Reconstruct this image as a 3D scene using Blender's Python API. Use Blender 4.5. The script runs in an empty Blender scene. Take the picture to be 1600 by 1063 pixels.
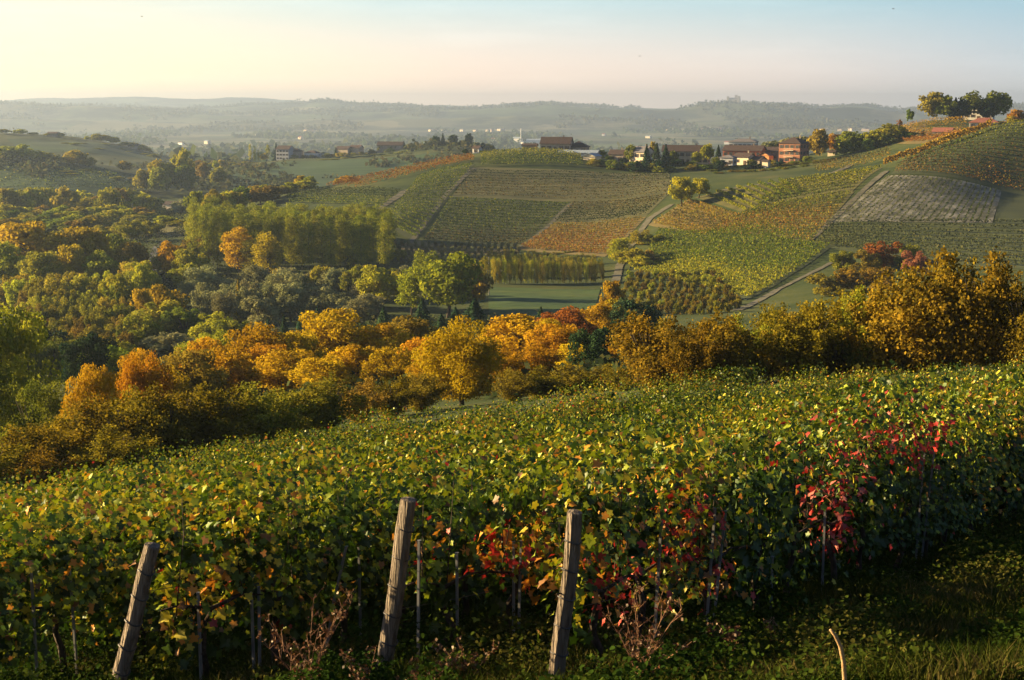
import bpy, math, random
import numpy as np
from mathutils import Vector, Matrix

SC = bpy.context.scene
COL = SC.collection
R = math.radians
# ------------------------------------------------------------------ camera
HFOV = 40.0
HORIZON = 170.0                                   # photo row (of 1063) of the true horizon
FPX = 800 / math.tan(R(HFOV / 2))
PITCH = math.atan((531.5 - HORIZON) / FPX)
cam_d = bpy.data.cameras.new('camera'); cam = bpy.data.objects.new('camera', cam_d); COL.objects.link(cam)
cam_d.sensor_width = 36; cam_d.lens = 18 / math.tan(R(HFOV / 2))
cam_d.clip_start = 0.2; cam_d.clip_end = 60000
cam.rotation_euler = (math.pi / 2 - PITCH, 0, 0)
SC.camera = cam
# ------------------------------------------------------------------ light
SUN_EL, SUN_AZ = 14.0, -76.0                      # azimuth from +Y, negative = left
SKY_LOW = [(.04, (.06, .07, .10)), (.16, (.88, .86, .86)), (.3, (1.3, 1.0, .84)), (.5, (1.6, 1.1, .78)), (.85, (2.0, 1.46, .70))]
SKY_HIGH = [(.04, (.05, .10, .16)), (.16, (.30, .60, .74)), (.3, (.38, .70, .80)), (.55, (.58, .86, .90)), (.88, (1.1, 1.06, .82))]
SKY_GAIN = .23
world = bpy.data.worlds.new("World"); SC.world = world; world.use_nodes = True
wn, wl = world.node_tree.nodes, world.node_tree.links
wn.clear()
w_out = wn.new('ShaderNodeOutputWorld'); w_bg = wn.new('ShaderNodeBackground')
sky = wn.new('ShaderNodeTexSky'); sky.sky_type = 'NISHITA'; sky.sun_disc = False
sky.sun_elevation = R(SUN_EL); sky.sun_rotation = R(SUN_AZ)
sky.air_density = 0.5; sky.dust_density = 0.6; sky.ozone_density = 1.5; sky.altitude = 300
# low band of bright evening haze in the sky, yellow towards the sun and blue away from it
w_bg.inputs['Strength'].default_value = 0.05
def _wr(stops):
    r = wn.new('ShaderNodeValToRGB'); e = r.color_ramp.elements
    while len(e) < len(stops): e.new(.5)
    for i, (q, c) in enumerate(stops): e[i].position = q; e[i].color = (*c, 1)
    return r
w_tc = wn.new('ShaderNodeTexCoord'); w_sep = wn.new('ShaderNodeSeparateXYZ'); wl.new(w_tc.outputs['Generated'], w_sep.inputs[0])
w_dot = wn.new('ShaderNodeVectorMath'); w_dot.operation = 'DOT_PRODUCT'; wl.new(w_tc.outputs['Generated'], w_dot.inputs[0])
w_dot.inputs[1].default_value = (math.sin(R(-80)), math.cos(R(-80)), 0)
w_az = wn.new('ShaderNodeMapRange'); w_az.inputs[1].default_value = -.35; w_az.inputs[2].default_value = .75; wl.new(w_dot.outputs['Value'], w_az.inputs[0])
w_hor = _wr(SKY_LOW); w_up = _wr(SKY_HIGH)
wl.new(w_az.outputs[0], w_hor.inputs[0]); wl.new(w_az.outputs[0], w_up.inputs[0])
w_e = wn.new('ShaderNodeMapRange'); w_e.interpolation_type = 'SMOOTHSTEP'; w_e.inputs[1].default_value = -.01; w_e.inputs[2].default_value = .1; wl.new(w_sep.outputs[2], w_e.inputs[0])
w_m1 = wn.new('ShaderNodeMix'); w_m1.data_type = 'RGBA'; wl.new(w_e.outputs[0], w_m1.inputs[0]); wl.new(w_hor.outputs[0], w_m1.inputs[6]); wl.new(w_up.outputs[0], w_m1.inputs[7])
# faint wisps of cloud
w_map = wn.new('ShaderNodeMapping'); w_map.inputs['Scale'].default_value = (3, 3, 26); wl.new(w_tc.outputs['Generated'], w_map.inputs[0])
w_n = wn.new('ShaderNodeTexNoise'); w_n.inputs['Scale'].default_value = 2.2; w_n.inputs['Detail'].default_value = 7; w_n.inputs['Roughness'].default_value = .62; wl.new(w_map.outputs[0], w_n.inputs['Vector'])
w_cr = _wr([(.5, (0, 0, 0)), (.8, (.09, .085, .075))]); wl.new(w_n.outputs['Fac'], w_cr.inputs[0])
w_m2 = wn.new('ShaderNodeMix'); w_m2.data_type = 'RGBA'; w_m2.blend_type = 'ADD'; w_m2.inputs[0].default_value = 1; wl.new(w_m1.outputs[2], w_m2.inputs[6]); wl.new(w_cr.outputs[0], w_m2.inputs[7])
w_sc = wn.new('ShaderNodeVectorMath'); w_sc.operation = 'SCALE'; w_sc.inputs['Scale'].default_value = SKY_GAIN / .05; wl.new(w_m2.outputs[2], w_sc.inputs[0])
w_f = wn.new('ShaderNodeMapRange'); w_f.interpolation_type = 'SMOOTHSTEP'; w_f.inputs[1].default_value = .085; w_f.inputs[2].default_value = .2; wl.new(w_sep.outputs[2], w_f.inputs[0])
w_m3 = wn.new('ShaderNodeMix'); w_m3.data_type = 'RGBA'; wl.new(w_f.outputs[0], w_m3.inputs[0]); wl.new(w_sc.outputs[0], w_m3.inputs[6]); wl.new(sky.outputs[0], w_m3.inputs[7])
wl.new(w_m3.outputs[2], w_bg.inputs['Color']); wl.new(w_bg.outputs[0], w_out.inputs['Surface'])
sun_d = bpy.data.lights.new('sun', 'SUN'); sun = bpy.data.objects.new('sun', sun_d); COL.objects.link(sun)
sun_d.energy = 5.0; sun_d.angle = R(0.5); sun_d.color = (1.0, 0.74, 0.38)
_sd = Vector((math.sin(R(SUN_AZ)) * math.cos(R(SUN_EL)), math.cos(R(SUN_AZ)) * math.cos(R(SUN_EL)), math.sin(R(SUN_EL))))
sun.rotation_euler = _sd.to_track_quat('Z', 'Y').to_euler()
SC.view_settings.view_transform = 'Standard'; SC.view_settings.look = 'None'
SC.view_settings.gamma = 1.0; SC.view_settings.exposure = 2.15
HAZE, HAZE_G = 1.25e-4, 0.4
SC.cycles.max_bounces = 5; SC.cycles.diffuse_bounces = 1; SC.cycles.glossy_bounces = 1
SC.cycles.transmission_bounces = 2; SC.cycles.volume_bounces = 1; SC.cycles.use_denoising = True

# ------------------------------------------------------------------ picture <-> place
CP, SP = math.cos(PITCH), math.sin(PITCH)
def tz(py):
    k = (531.5 - py) / FPX
    return (k * CP - SP) / (CP + k * SP)
def ux(px, t): return (px - 800) / FPX * (CP - t * SP)

# ------------------------------------------------------------------ noise helpers
def _hash(ix, iy, seed):
    h = (ix * 374761393 + iy * 668265263 + seed * 144665) & 0xffffffff
    h = ((h ^ (h >> 13)) * 1274126177) & 0xffffffff
    return ((h ^ (h >> 16)) & 0xffff) / 65535.0
def vnoise(x, y, seed=0):
    x = np.asarray(x, float); y = np.asarray(y, float)
    ix, iy = np.floor(x).astype(np.int64), np.floor(y).astype(np.int64)
    fx, fy = x - ix, y - iy
    fx = fx * fx * (3 - 2 * fx); fy = fy * fy * (3 - 2 * fy)
    a, b = _hash(ix, iy, seed), _hash(ix + 1, iy, seed)
    c, d = _hash(ix, iy + 1, seed), _hash(ix + 1, iy + 1, seed)
    return (a + (b - a) * fx) * (1 - fy) + (c + (d - c) * fx) * fy
def fbm(x, y, octv=4, seed=0):
    s, a, tot = 0, 0.5, 0
    for k in range(octv):
        s = s + a * vnoise(np.asarray(x) * 2 ** k, np.asarray(y) * 2 ** k, seed + k * 17); tot += a; a *= 0.5
    return s / tot - 0.5
def sstep(a, b, x):
    t = np.clip((x - a) / (b - a), 0, 1); return t * t * (3 - 2 * t)

# ------------------------------------------------------------------ terrain
# near slope: a quadratic through the post feet and the far edge of the vineyard
QF = (-1.9227, .089512, -.301725, -6.6123e-4, 4.275e-4, 1.7448e-3)
def z_near(x, y):
    return QF[0] + QF[1] * x + QF[2] * y + QF[3] * x * x + QF[4] * x * y + QF[5] * y * y
# control points (photo column, depth in metres, photo row of the ground there)
CT = []
def ct(Y, *pp):
    for px, py in pp: CT.append((px, Y, py))
ct(75, (-250, 840), (0, 800), (250, 740), (500, 692), (750, 660), (1000, 632), (1250, 610), (1450, 596), (1650, 590), (1900, 585))
ct(110, (-250, 750), (0, 715), (250, 690), (500, 650), (750, 630), (1000, 600), (1250, 580), (1450, 570), (1650, 562), (1900, 555))
ct(160, (-250, 670), (0, 645), (250, 625), (500, 598), (750, 578), (1000, 556), (1250, 545), (1450, 530), (1650, 522), (1900, 515))
ct(250, (-250, 565), (0, 560), (250, 547), (500, 533), (750, 522), (1000, 514), (1250, 502), (1450, 485), (1650, 475), (1900, 465))
ct(330, (-250, 505), (0, 504), (250, 503), (500, 502), (700, 500), (800, 499), (930, 494), (1050, 490), (1160, 480), (1300, 460), (1450, 440), (1600, 430), (1900, 420))
ct(400, (-250, 448), (0, 447), (240, 442), (500, 447), (700, 448), (800, 447), (930, 446), (1000, 440), (1150, 418), (1300, 397), (1450, 385), (1600, 375), (1900, 360))
ct(450, (0, 420), (240, 414), (500, 415), (700, 416), (860, 414), (960, 408), (1060, 390), (1180, 362), (1290, 345), (1400, 335), (1500, 330), (1600, 330), (1900, 320))
ct(500, (-250, 397), (0, 395), (240, 390), (400, 388), (560, 382), (650, 385), (720, 385), (800, 388), (900, 375), (960, 360), (1060, 335), (1180, 310), (1290, 290), (1400, 272), (1500, 272), (1600, 290), (1900, 280))
ct(550, (0, 375), (240, 368), (330, 355), (440, 345), (560, 330), (650, 325), (720, 325), (800, 322), (900, 318), (960, 312), (1060, 295), (1180, 280), (1290, 270), (1380, 258), (1480, 222), (1560, 199), (1620, 190), (1900, 180))
ct(600, (-250, 358), (0, 356), (150, 352), (240, 346), (330, 335), (440, 315), (540, 300), (640, 282), (720, 270), (800, 272), (900, 272), (960, 276), (1060, 272), (1180, 265), (1260, 258), (1330, 250), (1440, 225), (1560, 205), (1700, 195))
ct(660, (0, 350), (150, 352), (240, 350), (330, 325), (440, 300), (530, 288), (620, 266), (700, 248), (760, 238), (840, 235), (900, 240), (960, 250), (1060, 255), (1150, 255), (1250, 248), (1330, 236), (1400, 215), (1480, 205), (1580, 202), (1700, 196))
ct(720, (0, 350), (150, 352), (240, 352), (330, 340), (440, 312), (560, 296), (700, 262), (800, 246), (900, 246), (1050, 256), (1150, 254), (1250, 244), (1320, 230), (1400, 200), (1450, 187), (1540, 189), (1620, 194), (1800, 195))
ct(800, (-250, 340), (0, 340), (150, 342), (240, 345), (330, 342), (440, 325), (600, 308), (800, 272), (950, 272), (1100, 272), (1250, 262), (1400, 225), (1500, 205), (1650, 205), (1900, 200))
ct(900, (-250, 300), (0, 297), (120, 300), (200, 310), (260, 312), (330, 310), (450, 305), (600, 300), (750, 290), (900, 284), (1100, 282), (1300, 265), (1500, 250), (1800, 240))
ct(1000, (-250, 245), (0, 250), (100, 256), (200, 268), (270, 280), (350, 285), (450, 284), (600, 284), (740, 276), (900, 275), (1200, 270), (1600, 260))
ct(1200, (-250, 262), (0, 262), (130, 262), (250, 268), (330, 266), (380, 254), (440, 250), (520, 247), (600, 240), (660, 232), (690, 226), (720, 225), (760, 238), (820, 256), (950, 268), (1200, 266), (1600, 262))
ct(1450, (-250, 200), (0, 209), (100, 214), (190, 226), (260, 246), (330, 262), (450, 270), (600, 272), (720, 268), (900, 268), (1200, 266), (1600, 262))
ct(1900, (-250, 250), (0, 255), (200, 260), (400, 262), (700, 262), (1000, 262), (1300, 262), (1700, 262))
ct(2600, *[(p, 251) for p in range(-250, 1900, 300)])
ct(4000, *[(p, 222) for p in range(-250, 1900, 300)])
ct(5600, *[(p, 209) for p in range(-250, 1900, 300)])
CT = np.array(CT, float)
_t = np.array([tz(p) for p in CT[:, 2]])
_px = CT[:, 0]
def feat(px, Y): return np.c_[np.asarray(px, float).ravel() / 420.0, np.log(np.asarray(Y, float).ravel()) * 3.0]
def tps_k(a, b):
    d2 = ((a[:, None, :] - b[None, :, :]) ** 2).sum(-1)
    return 0.5 * d2 * np.log(d2 + 1e-12)
_fa = feat(CT[:, 0], CT[:, 1]); _n = len(_fa)
_K = np.zeros((_n + 3, _n + 3)); _K[:_n, :_n] = tps_k(_fa, _fa) + np.eye(_n) * 0.01
_K[:_n, _n] = 1; _K[:_n, _n + 1:] = _fa; _K[_n:, :_n] = _K[:_n, _n:].T
_W = np.linalg.solve(_K, np.r_[CT[:, 2], 0, 0, 0])
def row_at(px, Y):
    f = feat(px, Y); out = np.empty(len(f))
    for i in range(0, len(f), 20000):
        q = f[i:i + 20000]
        out[i:i + 20000] = tps_k(q, _fa) @ _W[:_n] + _W[_n] + q @ _W[_n + 1:]
    return out
# far skyline rows of the photo
SKY1 = np.array([(-900, 165), (-300, 160), (0, 159), (60, 163), (100, 164), (180, 165), (250, 166), (330, 167), (385, 164), (450, 161), (505, 157), (560, 161), (640, 165), (700, 169), (750, 168), (800, 165), (850, 162), (900, 164), (960, 168), (1020, 170), (1070, 168), (1105, 161), (1150, 158), (1185, 161), (1230, 165), (1300, 167), (1350, 165), (1410, 172), (1500, 168), (1600, 165), (1900, 160), (2500, 165)], float)
SKY2 = np.array([(-900, 155), (0, 157), (60, 153), (130, 153), (210, 150), (290, 153), (350, 152), (420, 155), (480, 158), (540, 159), (600, 162), (700, 164), (800, 168), (900, 172), (1500, 172), (2500, 168)], float)
def terrain(x, y):
    x = np.atleast_1d(np.asarray(x, float)); y = np.atleast_1d(np.asarray(y, float))
    shp = np.broadcast(x, y).shape
    x = np.broadcast_to(x, shp).ravel().astype(float); y = np.broadcast_to(y, shp).ravel().astype(float)
    z = z_near(x, np.minimum(y, 90))
    m = y > 52
    if m.any():
        xx, yy = x[m], y[m]
        yc = np.minimum(yy, 5600)
        u = xx / yy
        px = np.full_like(u, 0)
        t = np.full_like(u, -0.1)
        for _ in range(3):
            px = np.clip(800 + FPX * u / (CP - t * SP), -260, 1880)
            row = row_at(px, yc)
            k = (531.5 - row) / FPX
            t = (k * CP - SP) / (CP + k * SP)
        zt = t * yy
        # beyond the plain: two ranges of hills
        far = yy > 4200
        if far.any():
            xf, yf = xx[far], yy[far]
            pf = 800 + FPX * (xf / yf) / CP
            base = -94.0
            s1 = (HORIZON - np.interp(pf, SKY1[:, 0], SKY1[:, 1]) + 4.5 * fbm(pf / 26, pf * 0 + 3, 4, 57)) / FPX * 8800
            s2 = (HORIZON - 1.0 - np.interp(pf, SKY2[:, 0], SKY2[:, 1]) + 5 * fbm(pf / 55, pf * 0 + 8, 4, 58)) / FPX * 11900
            n = fbm(xf / 1500, yf / 1500, 4, 5)
            n2 = np.abs(fbm(xf / 1300 + 9, yf / 2600, 3, 31)) * 2
            rise = np.clip((yf - 5300 - 900 * n) / 3500, 0, 1)
            h1 = base + (s1 - base) * rise ** 1.15 * np.where(rise < .97, 1 - (0.38 * n2) * np.sin(rise * np.pi), 1)
            for yc, amp, sd in ((6150, 44, 91), (6900, 60, 92), (7600, 70, 93), (8200, 60, 94)):
                cr = amp * np.clip(1.7 * vnoise(xf / 1150, xf * 0 + sd, sd) - .25, 0, 1.2)
                h1 = h1 + cr * np.exp(-((yf - yc - 700 * fbm(xf / 1500, xf * 0 + .5, 2, sd + 5)) / 210) ** 2)
            h1 = np.where(yf < 8700, np.minimum(h1, (s1 / 8800) * yf - 9 + 4 * n), h1)
            drop = sstep(8900, 10000, yf)
            h1 = h1 * (1 - drop) + (-60) * drop
            h2 = -60 + (s2 + 60) * sstep(10200, 11900, yf)
            zz = np.where(yf > 10100, h2, h1)
            bl = sstep(4200, 5300, yf)
            zt[far] = zt[far] * (1 - bl) + zz * bl
        zt = zt + fbm(xx / 45, yy / 45, 2, 3) * np.interp(yy, [60, 150, 400, 650, 1200, 5000], [0.5, 1.5, 2.0, 1.2, 3, 6]) 
        b = sstep(54, 82, yy)
        z[m] = z[m] * (1 - b) + zt * b
    z = z + fbm(x / 3.0, y / 3.0, 3, 7) * 0.22 * (y < 80)
    return z.reshape(shp)
def ter1(x, y): return float(terrain(np.array([x]), np.array([y]))[0])
YS = np.exp(np.linspace(math.log(56), math.log(5500), 900))
def hit(px, py, ymin=56):
    """first point of the ground seen at this photo pixel, beyond ymin"""
    t = tz(py); u = ux(px, t)
    ys = YS[YS >= ymin]
    d = terrain(u * ys, ys) - t * ys
    k = np.argmax(d >= 0) if (d >= 0).any() else len(ys) - 1
    if k > 0:
        a, b = d[k - 1], d[k]
        f = a / (a - b) if b != a else 0
        y = ys[k - 1] + (ys[k] - ys[k - 1]) * min(max(f, 0), 1)
    else: y = ys[0]
    return Vector((u * y, y, ter1(u * y, y)))
def at_depth(px, Y):
    """the ground in this photo column at depth Y"""
    t = -0.1
    for _ in range(3):
        u = ux(px, t); z = ter1(u * Y, Y); t = z / Y
    return Vector((u * Y, Y, z))
rng = np.random.default_rng(11)
# ------------------------------------------------------------------ mesh helpers
def mesh_np(name, V, F, mats=(), attrs=None, mat_idx=None, smooth=False):
    me = bpy.data.meshes.new(name)
    V = np.ascontiguousarray(V, np.float32); F = np.ascontiguousarray(F, np.int32)
    nf, k = F.shape
    me.vertices.add(len(V)); me.vertices.foreach_set('co', V.ravel())
    me.loops.add(nf * k); me.loops.foreach_set('vertex_index', F.ravel())
    me.polygons.add(nf); me.polygons.foreach_set('loop_start', np.arange(0, nf * k, k, dtype=np.int32))
    me.polygons.foreach_set('loop_total', np.full(nf, k, np.int32))
    if mat_idx is not None: me.polygons.foreach_set('material_index', np.ascontiguousarray(mat_idx, np.int32))
    if smooth: me.polygons.foreach_set('use_smooth', np.ones(nf, bool))
    for m in mats: me.materials.append(m)
    for an, (typ, val) in (attrs or {}).items():
        a = me.attributes.new(an, typ, 'FACE')
        if typ == 'FLOAT': a.data.foreach_set('value', np.ascontiguousarray(val, np.float32))
        else:
            c = np.ones((nf, 4), np.float32); c[:, :3] = val; a.data.foreach_set('color', c.ravel())
    me.update(calc_edges=True); me.validate(clean_customdata=False)
    return me
def link(name, data, parent=None, loc=None, rz=0.0, scale=None):
    o = bpy.data.objects.new(name, data); COL.objects.link(o)
    if parent is not None: o.parent = parent
    if loc is not None: o.location = loc
    if rz: o.rotation_euler = (0, 0, rz)
    if scale is not None: o.scale = scale
    return o
def tag(o, label, cat, group=None):
    o['label'] = label; o['category'] = cat
    if group: o['group'] = group
    return o
def kind(o, k): o['kind'] = k; return o
class MB:
    """collects polygons of any size with material slots"""
    def __init__(s): s.v = []; s.f = []; s.m = []
    def poly(s, pts, mi=0):
        b = len(s.v); s.v += [tuple(p) for p in pts]; s.f.append(tuple(range(b, b + len(pts)))); s.m.append(mi)
    def box(s, c, d, mi=0, rz=0.0):
        cx, cy, cz = c; x, y, z = d[0] / 2, d[1] / 2, d[2] / 2; b = len(s.v); co, si = math.cos(rz), math.sin(rz)
        for dz in (-z, z):
            for dx, dy in ((-x, -y), (x, -y), (x, y), (-x, y)):
                s.v.append((cx + dx * co - dy * si, cy + dx * si + dy * co, cz + dz))
        for q in ((3, 2, 1, 0), (4, 5, 6, 7), (0, 1, 5, 4), (1, 2, 6, 5), (2, 3, 7, 6), (3, 0, 4, 7)):
            s.f.append(tuple(b + i for i in q)); s.m.append(mi)
    def tube(s, pts, rad, n=6, mi=0, cap=True):
        pts = [Vector(p) for p in pts]; rings = []
        for i, p in enumerate(pts):
            a = pts[max(i - 1, 0)]; c = pts[min(i + 1, len(pts) - 1)]
            t = (c - a).normalized()
            ref = Vector((0, 0, 1)) if abs(t.z) < .9 else Vector((1, 0, 0))
            x = t.cross(ref).normalized(); y = t.cross(x).normalized()
            r = rad[i] if hasattr(rad, '__len__') else rad
            b = len(s.v)
            for k in range(n):
                an = 2 * math.pi * k / n
                s.v.append(tuple(p + x * (r * math.cos(an)) + y * (r * math.sin(an))))
            rings.append(b)
        for i in range(len(rings) - 1):
            for k in range(n):
                k2 = (k + 1) % n
                s.f.append((rings[i] + k, rings[i + 1] + k, rings[i + 1] + k2, rings[i] + k2)); s.m.append(mi)
        if cap:
            s.f.append(tuple(rings[-1] + k for k in range(n - 1, -1, -1))); s.m.append(mi)
            s.f.append(tuple(rings[0] + k for k in range(n))); s.m.append(mi)
    def mesh(s, name, mats, smooth=False):
        me = bpy.data.meshes.new(name); me.from_pydata(s.v, [], s.f)
        for m in mats: me.materials.append(m)
        me.polygons.foreach_set('material_index', np.array(s.m, np.int32))
        if smooth: me.polygons.foreach_set('use_smooth', np.ones(len(s.f), bool))
        me.update(); return me

# ------------------------------------------------------------------ materials
def new_mat(name):
    m = bpy.data.materials.new(name); m.use_nodes = True; nt = m.node_tree; nt.nodes.clear()
    out = nt.nodes.new('ShaderNodeOutputMaterial'); return m, nt, out
def N(nt, t, **kw):
    n = nt.nodes.new(t)
    for k, v in kw.items(): setattr(n, k, v)
    return n
def ramp(nt, stops):
    r = N(nt, 'ShaderNodeValToRGB'); e = r.color_ramp.elements
    while len(e) < len(stops): e.new(0.5)
    for i, (p, c) in enumerate(stops): e[i].position = p; e[i].color = (*c, 1)
    return r
def leaf_mat(name, cols, trans=0.35, vary=0.28, hue=0.03, attr='rnd', gloss=0):
    m, nt, out = new_mat(name); L = nt.links.new
    at = N(nt, 'ShaderNodeAttribute', attribute_name=attr)
    if attr == 'rnd':
        k = len(cols) - 1
        r = ramp(nt, [(0.12 + 0.76 * i / k, c) for i, c in enumerate(cols)]); L(at.outputs['Fac'], r.inputs[0]); base = r.outputs[0]
        oi = N(nt, 'ShaderNodeObjectInfo')
        mr = N(nt, 'ShaderNodeMapRange'); mr.inputs[3].default_value = 1 - vary; mr.inputs[4].default_value = 1 + vary
        L(oi.outputs['Random'], mr.inputs[0])
        wn_ = N(nt, 'ShaderNodeTexWhiteNoise', noise_dimensions='1D'); L(oi.outputs['Random'], wn_.inputs['W'])
        mh = N(nt, 'ShaderNodeMapRange'); mh.inputs[3].default_value = .5 - hue; mh.inputs[4].default_value = .5 + hue
        L(wn_.outputs['Value'], mh.inputs[0])
        hs = N(nt, 'ShaderNodeHueSaturation'); L(base, hs.inputs['Color']); L(mr.outputs[0], hs.inputs['Value']); L(mh.outputs[0], hs.inputs['Hue'])
        base = hs.outputs[0]
    else: base = at.outputs['Color']
    d = N(nt, 'ShaderNodeBsdfDiffuse'); t = N(nt, 'ShaderNodeBsdfTranslucent'); mx = N(nt, 'ShaderNodeMixShader')
    L(base, d.inputs[0]); L(base, t.inputs[0]); mx.inputs[0].default_value = trans
    L(d.outputs[0], mx.inputs[1]); L(t.outputs[0], mx.inputs[2])
    if attr == 'col':
        g = N(nt, 'ShaderNodeBsdfGlossy'); g.inputs['Roughness'].default_value = .55; g.inputs[0].default_value = (1, 1, .9, 1)
        m2 = N(nt, 'ShaderNodeMixShader'); m2.inputs[0].default_value = gloss; L(mx.outputs[0], m2.inputs[1]); L(g.outputs[0], m2.inputs[2])
        L(m2.outputs[0], out.inputs[0])
    else: L(mx.outputs[0], out.inputs[0])
    return m
def noise_mat(name, stops, scale=1.0, detail=5, rough=.9, bump=0.0, bscale=8.0, aniso=None, two=None, spec=0.2):
    """colour from object-space noise; two=(stops2, scale2, factor) multiplies a second noise"""
    m, nt, out = new_mat(name); L = nt.links.new
    tc = N(nt, 'ShaderNodeTexCoord'); src = tc.outputs['Object']
    if aniso:
        mp = N(nt, 'ShaderNodeMapping'); mp.inputs['Scale'].default_value = aniso; L(src, mp.inputs[0]); src = mp.outputs[0]
    n = N(nt, 'ShaderNodeTexNoise'); n.inputs['Scale'].default_value = scale; n.inputs['Detail'].default_value = detail; n.inputs['Roughness'].default_value = .65
    L(src, n.inputs['Vector'])
    r = ramp(nt, stops); L(n.outputs['Fac'], r.inputs[0]); c = r.outputs[0]
    if two:
        n2 = N(nt, 'ShaderNodeTexNoise'); n2.inputs['Scale'].default_value = two[1]; n2.inputs['Detail'].default_value = 4; L(src, n2.inputs['Vector'])
        r2 = ramp(nt, two[0]); L(n2.outputs['Fac'], r2.inputs[0])
        mx = N(nt, 'ShaderNodeMix', data_type='RGBA', blend_type='MULTIPLY'); mx.inputs[0].default_value = two[2]
        L(c, mx.inputs[6]); L(r2.outputs[0], mx.inputs[7]); c = mx.outputs[2]
    b = N(nt, 'ShaderNodeBsdfPrincipled'); b.inputs['Roughness'].default_value = rough; b.inputs['Specular IOR Level'].default_value = spec
    L(c, b.inputs['Base Color'])
    if bump:
        nb = N(nt, 'ShaderNodeTexNoise'); nb.inputs['Scale'].default_value = bscale; nb.inputs['Detail'].default_value = 4; L(src, nb.inputs['Vector'])
        bp = N(nt, 'ShaderNodeBump'); bp.inputs['Strength'].default_value = bump; bp.inputs['Distance'].default_value = .5; L(nb.outputs['Fac'], bp.inputs['Height']); L(bp.outputs[0], b.inputs['Normal'])
    L(b.outputs[0], out.inputs[0]); return m
def stops(a, b, c=None, lo=.35, hi=.65):
    return [(lo, a), (hi, b)] if c is None else [(lo, a), (.5, b), (hi, c)]

M = {}
M['olive'] = leaf_mat('olive_leaves', [(.105, .125, .013), (.235, .235, .02), (.37, .32, .024)])
M['green'] = leaf_mat('green_leaves', [(.06, .09, .012), (.125, .16, .016), (.2, .215, .02)])
M['dark'] = leaf_mat('dark_leaves', [(.012, .03, .012), (.022, .045, .018), (.035, .06, .02)], trans=.15)
M['pine'] = leaf_mat('pine_needles', [(.02, .05, .025), (.035, .075, .035), (.06, .1, .04)], trans=.15)
M['yellow'] = leaf_mat('yellow_leaves', [(.16, .12, .010), (.32, .24, .012), (.46, .33, .014)], vary=.16, hue=.01)
M['lime'] = leaf_mat('yellow_green_leaves', [(.11, .12, .010), (.25, .245, .015), (.40, .34, .02)])
M['poplar'] = leaf_mat('poplar_leaves', [(.09, .12, .013), (.185, .215, .018), (.32, .30, .022)], vary=.15, hue=.012)
M['grey'] = leaf_mat('grey_green_leaves', [(.10, .115, .05), (.18, .185, .075), (.27, .26, .095)], trans=.25)
M['orange'] = leaf_mat('orange_leaves', [(.22, .10, .006), (.39, .20, .008), (.47, .28, .012)], hue=.015)
M['gold'] = leaf_mat('golden_leaves', [(.24, .13, .006), (.42, .26, .009), (.52, .35, .014)], hue=.015)
M['rust'] = leaf_mat('rust_leaves', [(.10, .045, .01), (.21, .085, .013), (.3, .13, .018)], hue=.015)
M['red'] = leaf_mat('red_leaves', [(.12, .045, .03), (.22, .075, .045), (.3, .12, .06)], hue=.015)
M['brown'] = leaf_mat('brown_leaves', [(.085, .07, .012), (.19, .14, .018), (.28, .21, .022)], hue=.02)
M['hazel'] = leaf_mat('hazel_leaves', [(.04, .042, .008), (.10, .083, .010), (.195, .145, .012), (.29, .205, .016)], vary=.2, hue=.02)
M['hazelgreen'] = leaf_mat('green_hazel_leaves', [(.065, .08, .01), (.15, .155, .016), (.27, .23, .02)], vary=.2, hue=.02)
M['farwood'] = leaf_mat('far_woods', [(.03, .045, .02), (.05, .07, .025), (.09, .09, .03)], vary=.1)
M['vine'] = leaf_mat('vine_leaves', [], trans=.2, attr='col', gloss=.03)
M['rowleaf'] = leaf_mat('row_leaves', [], trans=.35, attr='col', gloss=.0)
M['grass'] = leaf_mat('grass_blades', [], trans=.3, attr='col', gloss=.0)
M['bark'] = noise_mat('bark', stops((.035, .026, .018), (.09, .07, .05)), scale=6, bump=.5, aniso=(1, 1, .25))
M['vinewood'] = noise_mat('vine_wood', stops((.02, .014, .01), (.06, .042, .028)), scale=18, bump=.6, aniso=(1, 1, .3))
M['post'] = noise_mat('weathered_post', [(.3, (.06, .045, .034)), (.48, (.17, .135, .1)), (.62, (.25, .2, .155)), (.75, (.12, .09, .065))], scale=22, detail=8, bump=.7, bscale=40, aniso=(1, 1, .06), rough=.85)
M['stake'] = noise_mat('grey_stake', stops((.11, .11, .11), (.2, .2, .19)), scale=20, aniso=(1, 1, .2), rough=.6)
M['wire'] = noise_mat('wire', stops((.03, .03, .03), (.07, .06, .055)), scale=10, rough=.5)
M['dry'] = noise_mat('dry_stalk', stops((.11, .055, .03), (.28, .15, .08)), scale=30)
M['straw'] = noise_mat('straw', stops((.25, .15, .07), (.42, .28, .14)), scale=60, bump=.3, bscale=120)
WALLS = dict(red=((.36, .1, .055), (.45, .14, .075)), brick=((.3, .13, .075), (.38, .18, .105)), beige=((.36, .29, .21), (.46, .38, .28)),
             white=((.6, .58, .53), (.72, .7, .65)), grey=((.3, .31, .32), (.42, .42, .42)), orange=((.48, .2, .07), (.55, .26, .1)), cream=((.55, .46, .31), (.64, .55, .4)), stone=((.22, .18, .14), (.32, .27, .21)))
for k, (a, b) in WALLS.items(): M['wall_' + k] = noise_mat(k + '_wall', stops(a, b), scale=.8, rough=.9, two=(stops((.75, .75, .75), (1, 1, 1)), 6, .6))
ROOFS = dict(brown=((.045, .03, .025), (.075, .05, .04)), red=((.2, .07, .045), (.28, .11, .07)), grey=((.12, .11, .11), (.18, .17, .17)), sheet=((.2, .25, .3), (.27, .32, .37)))
for k, (a, b) in ROOFS.items(): M['roof_' + k] = noise_mat(k + '_roof', stops(a, b), scale=2.5, rough=.85, bump=.4, bscale=5)
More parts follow.
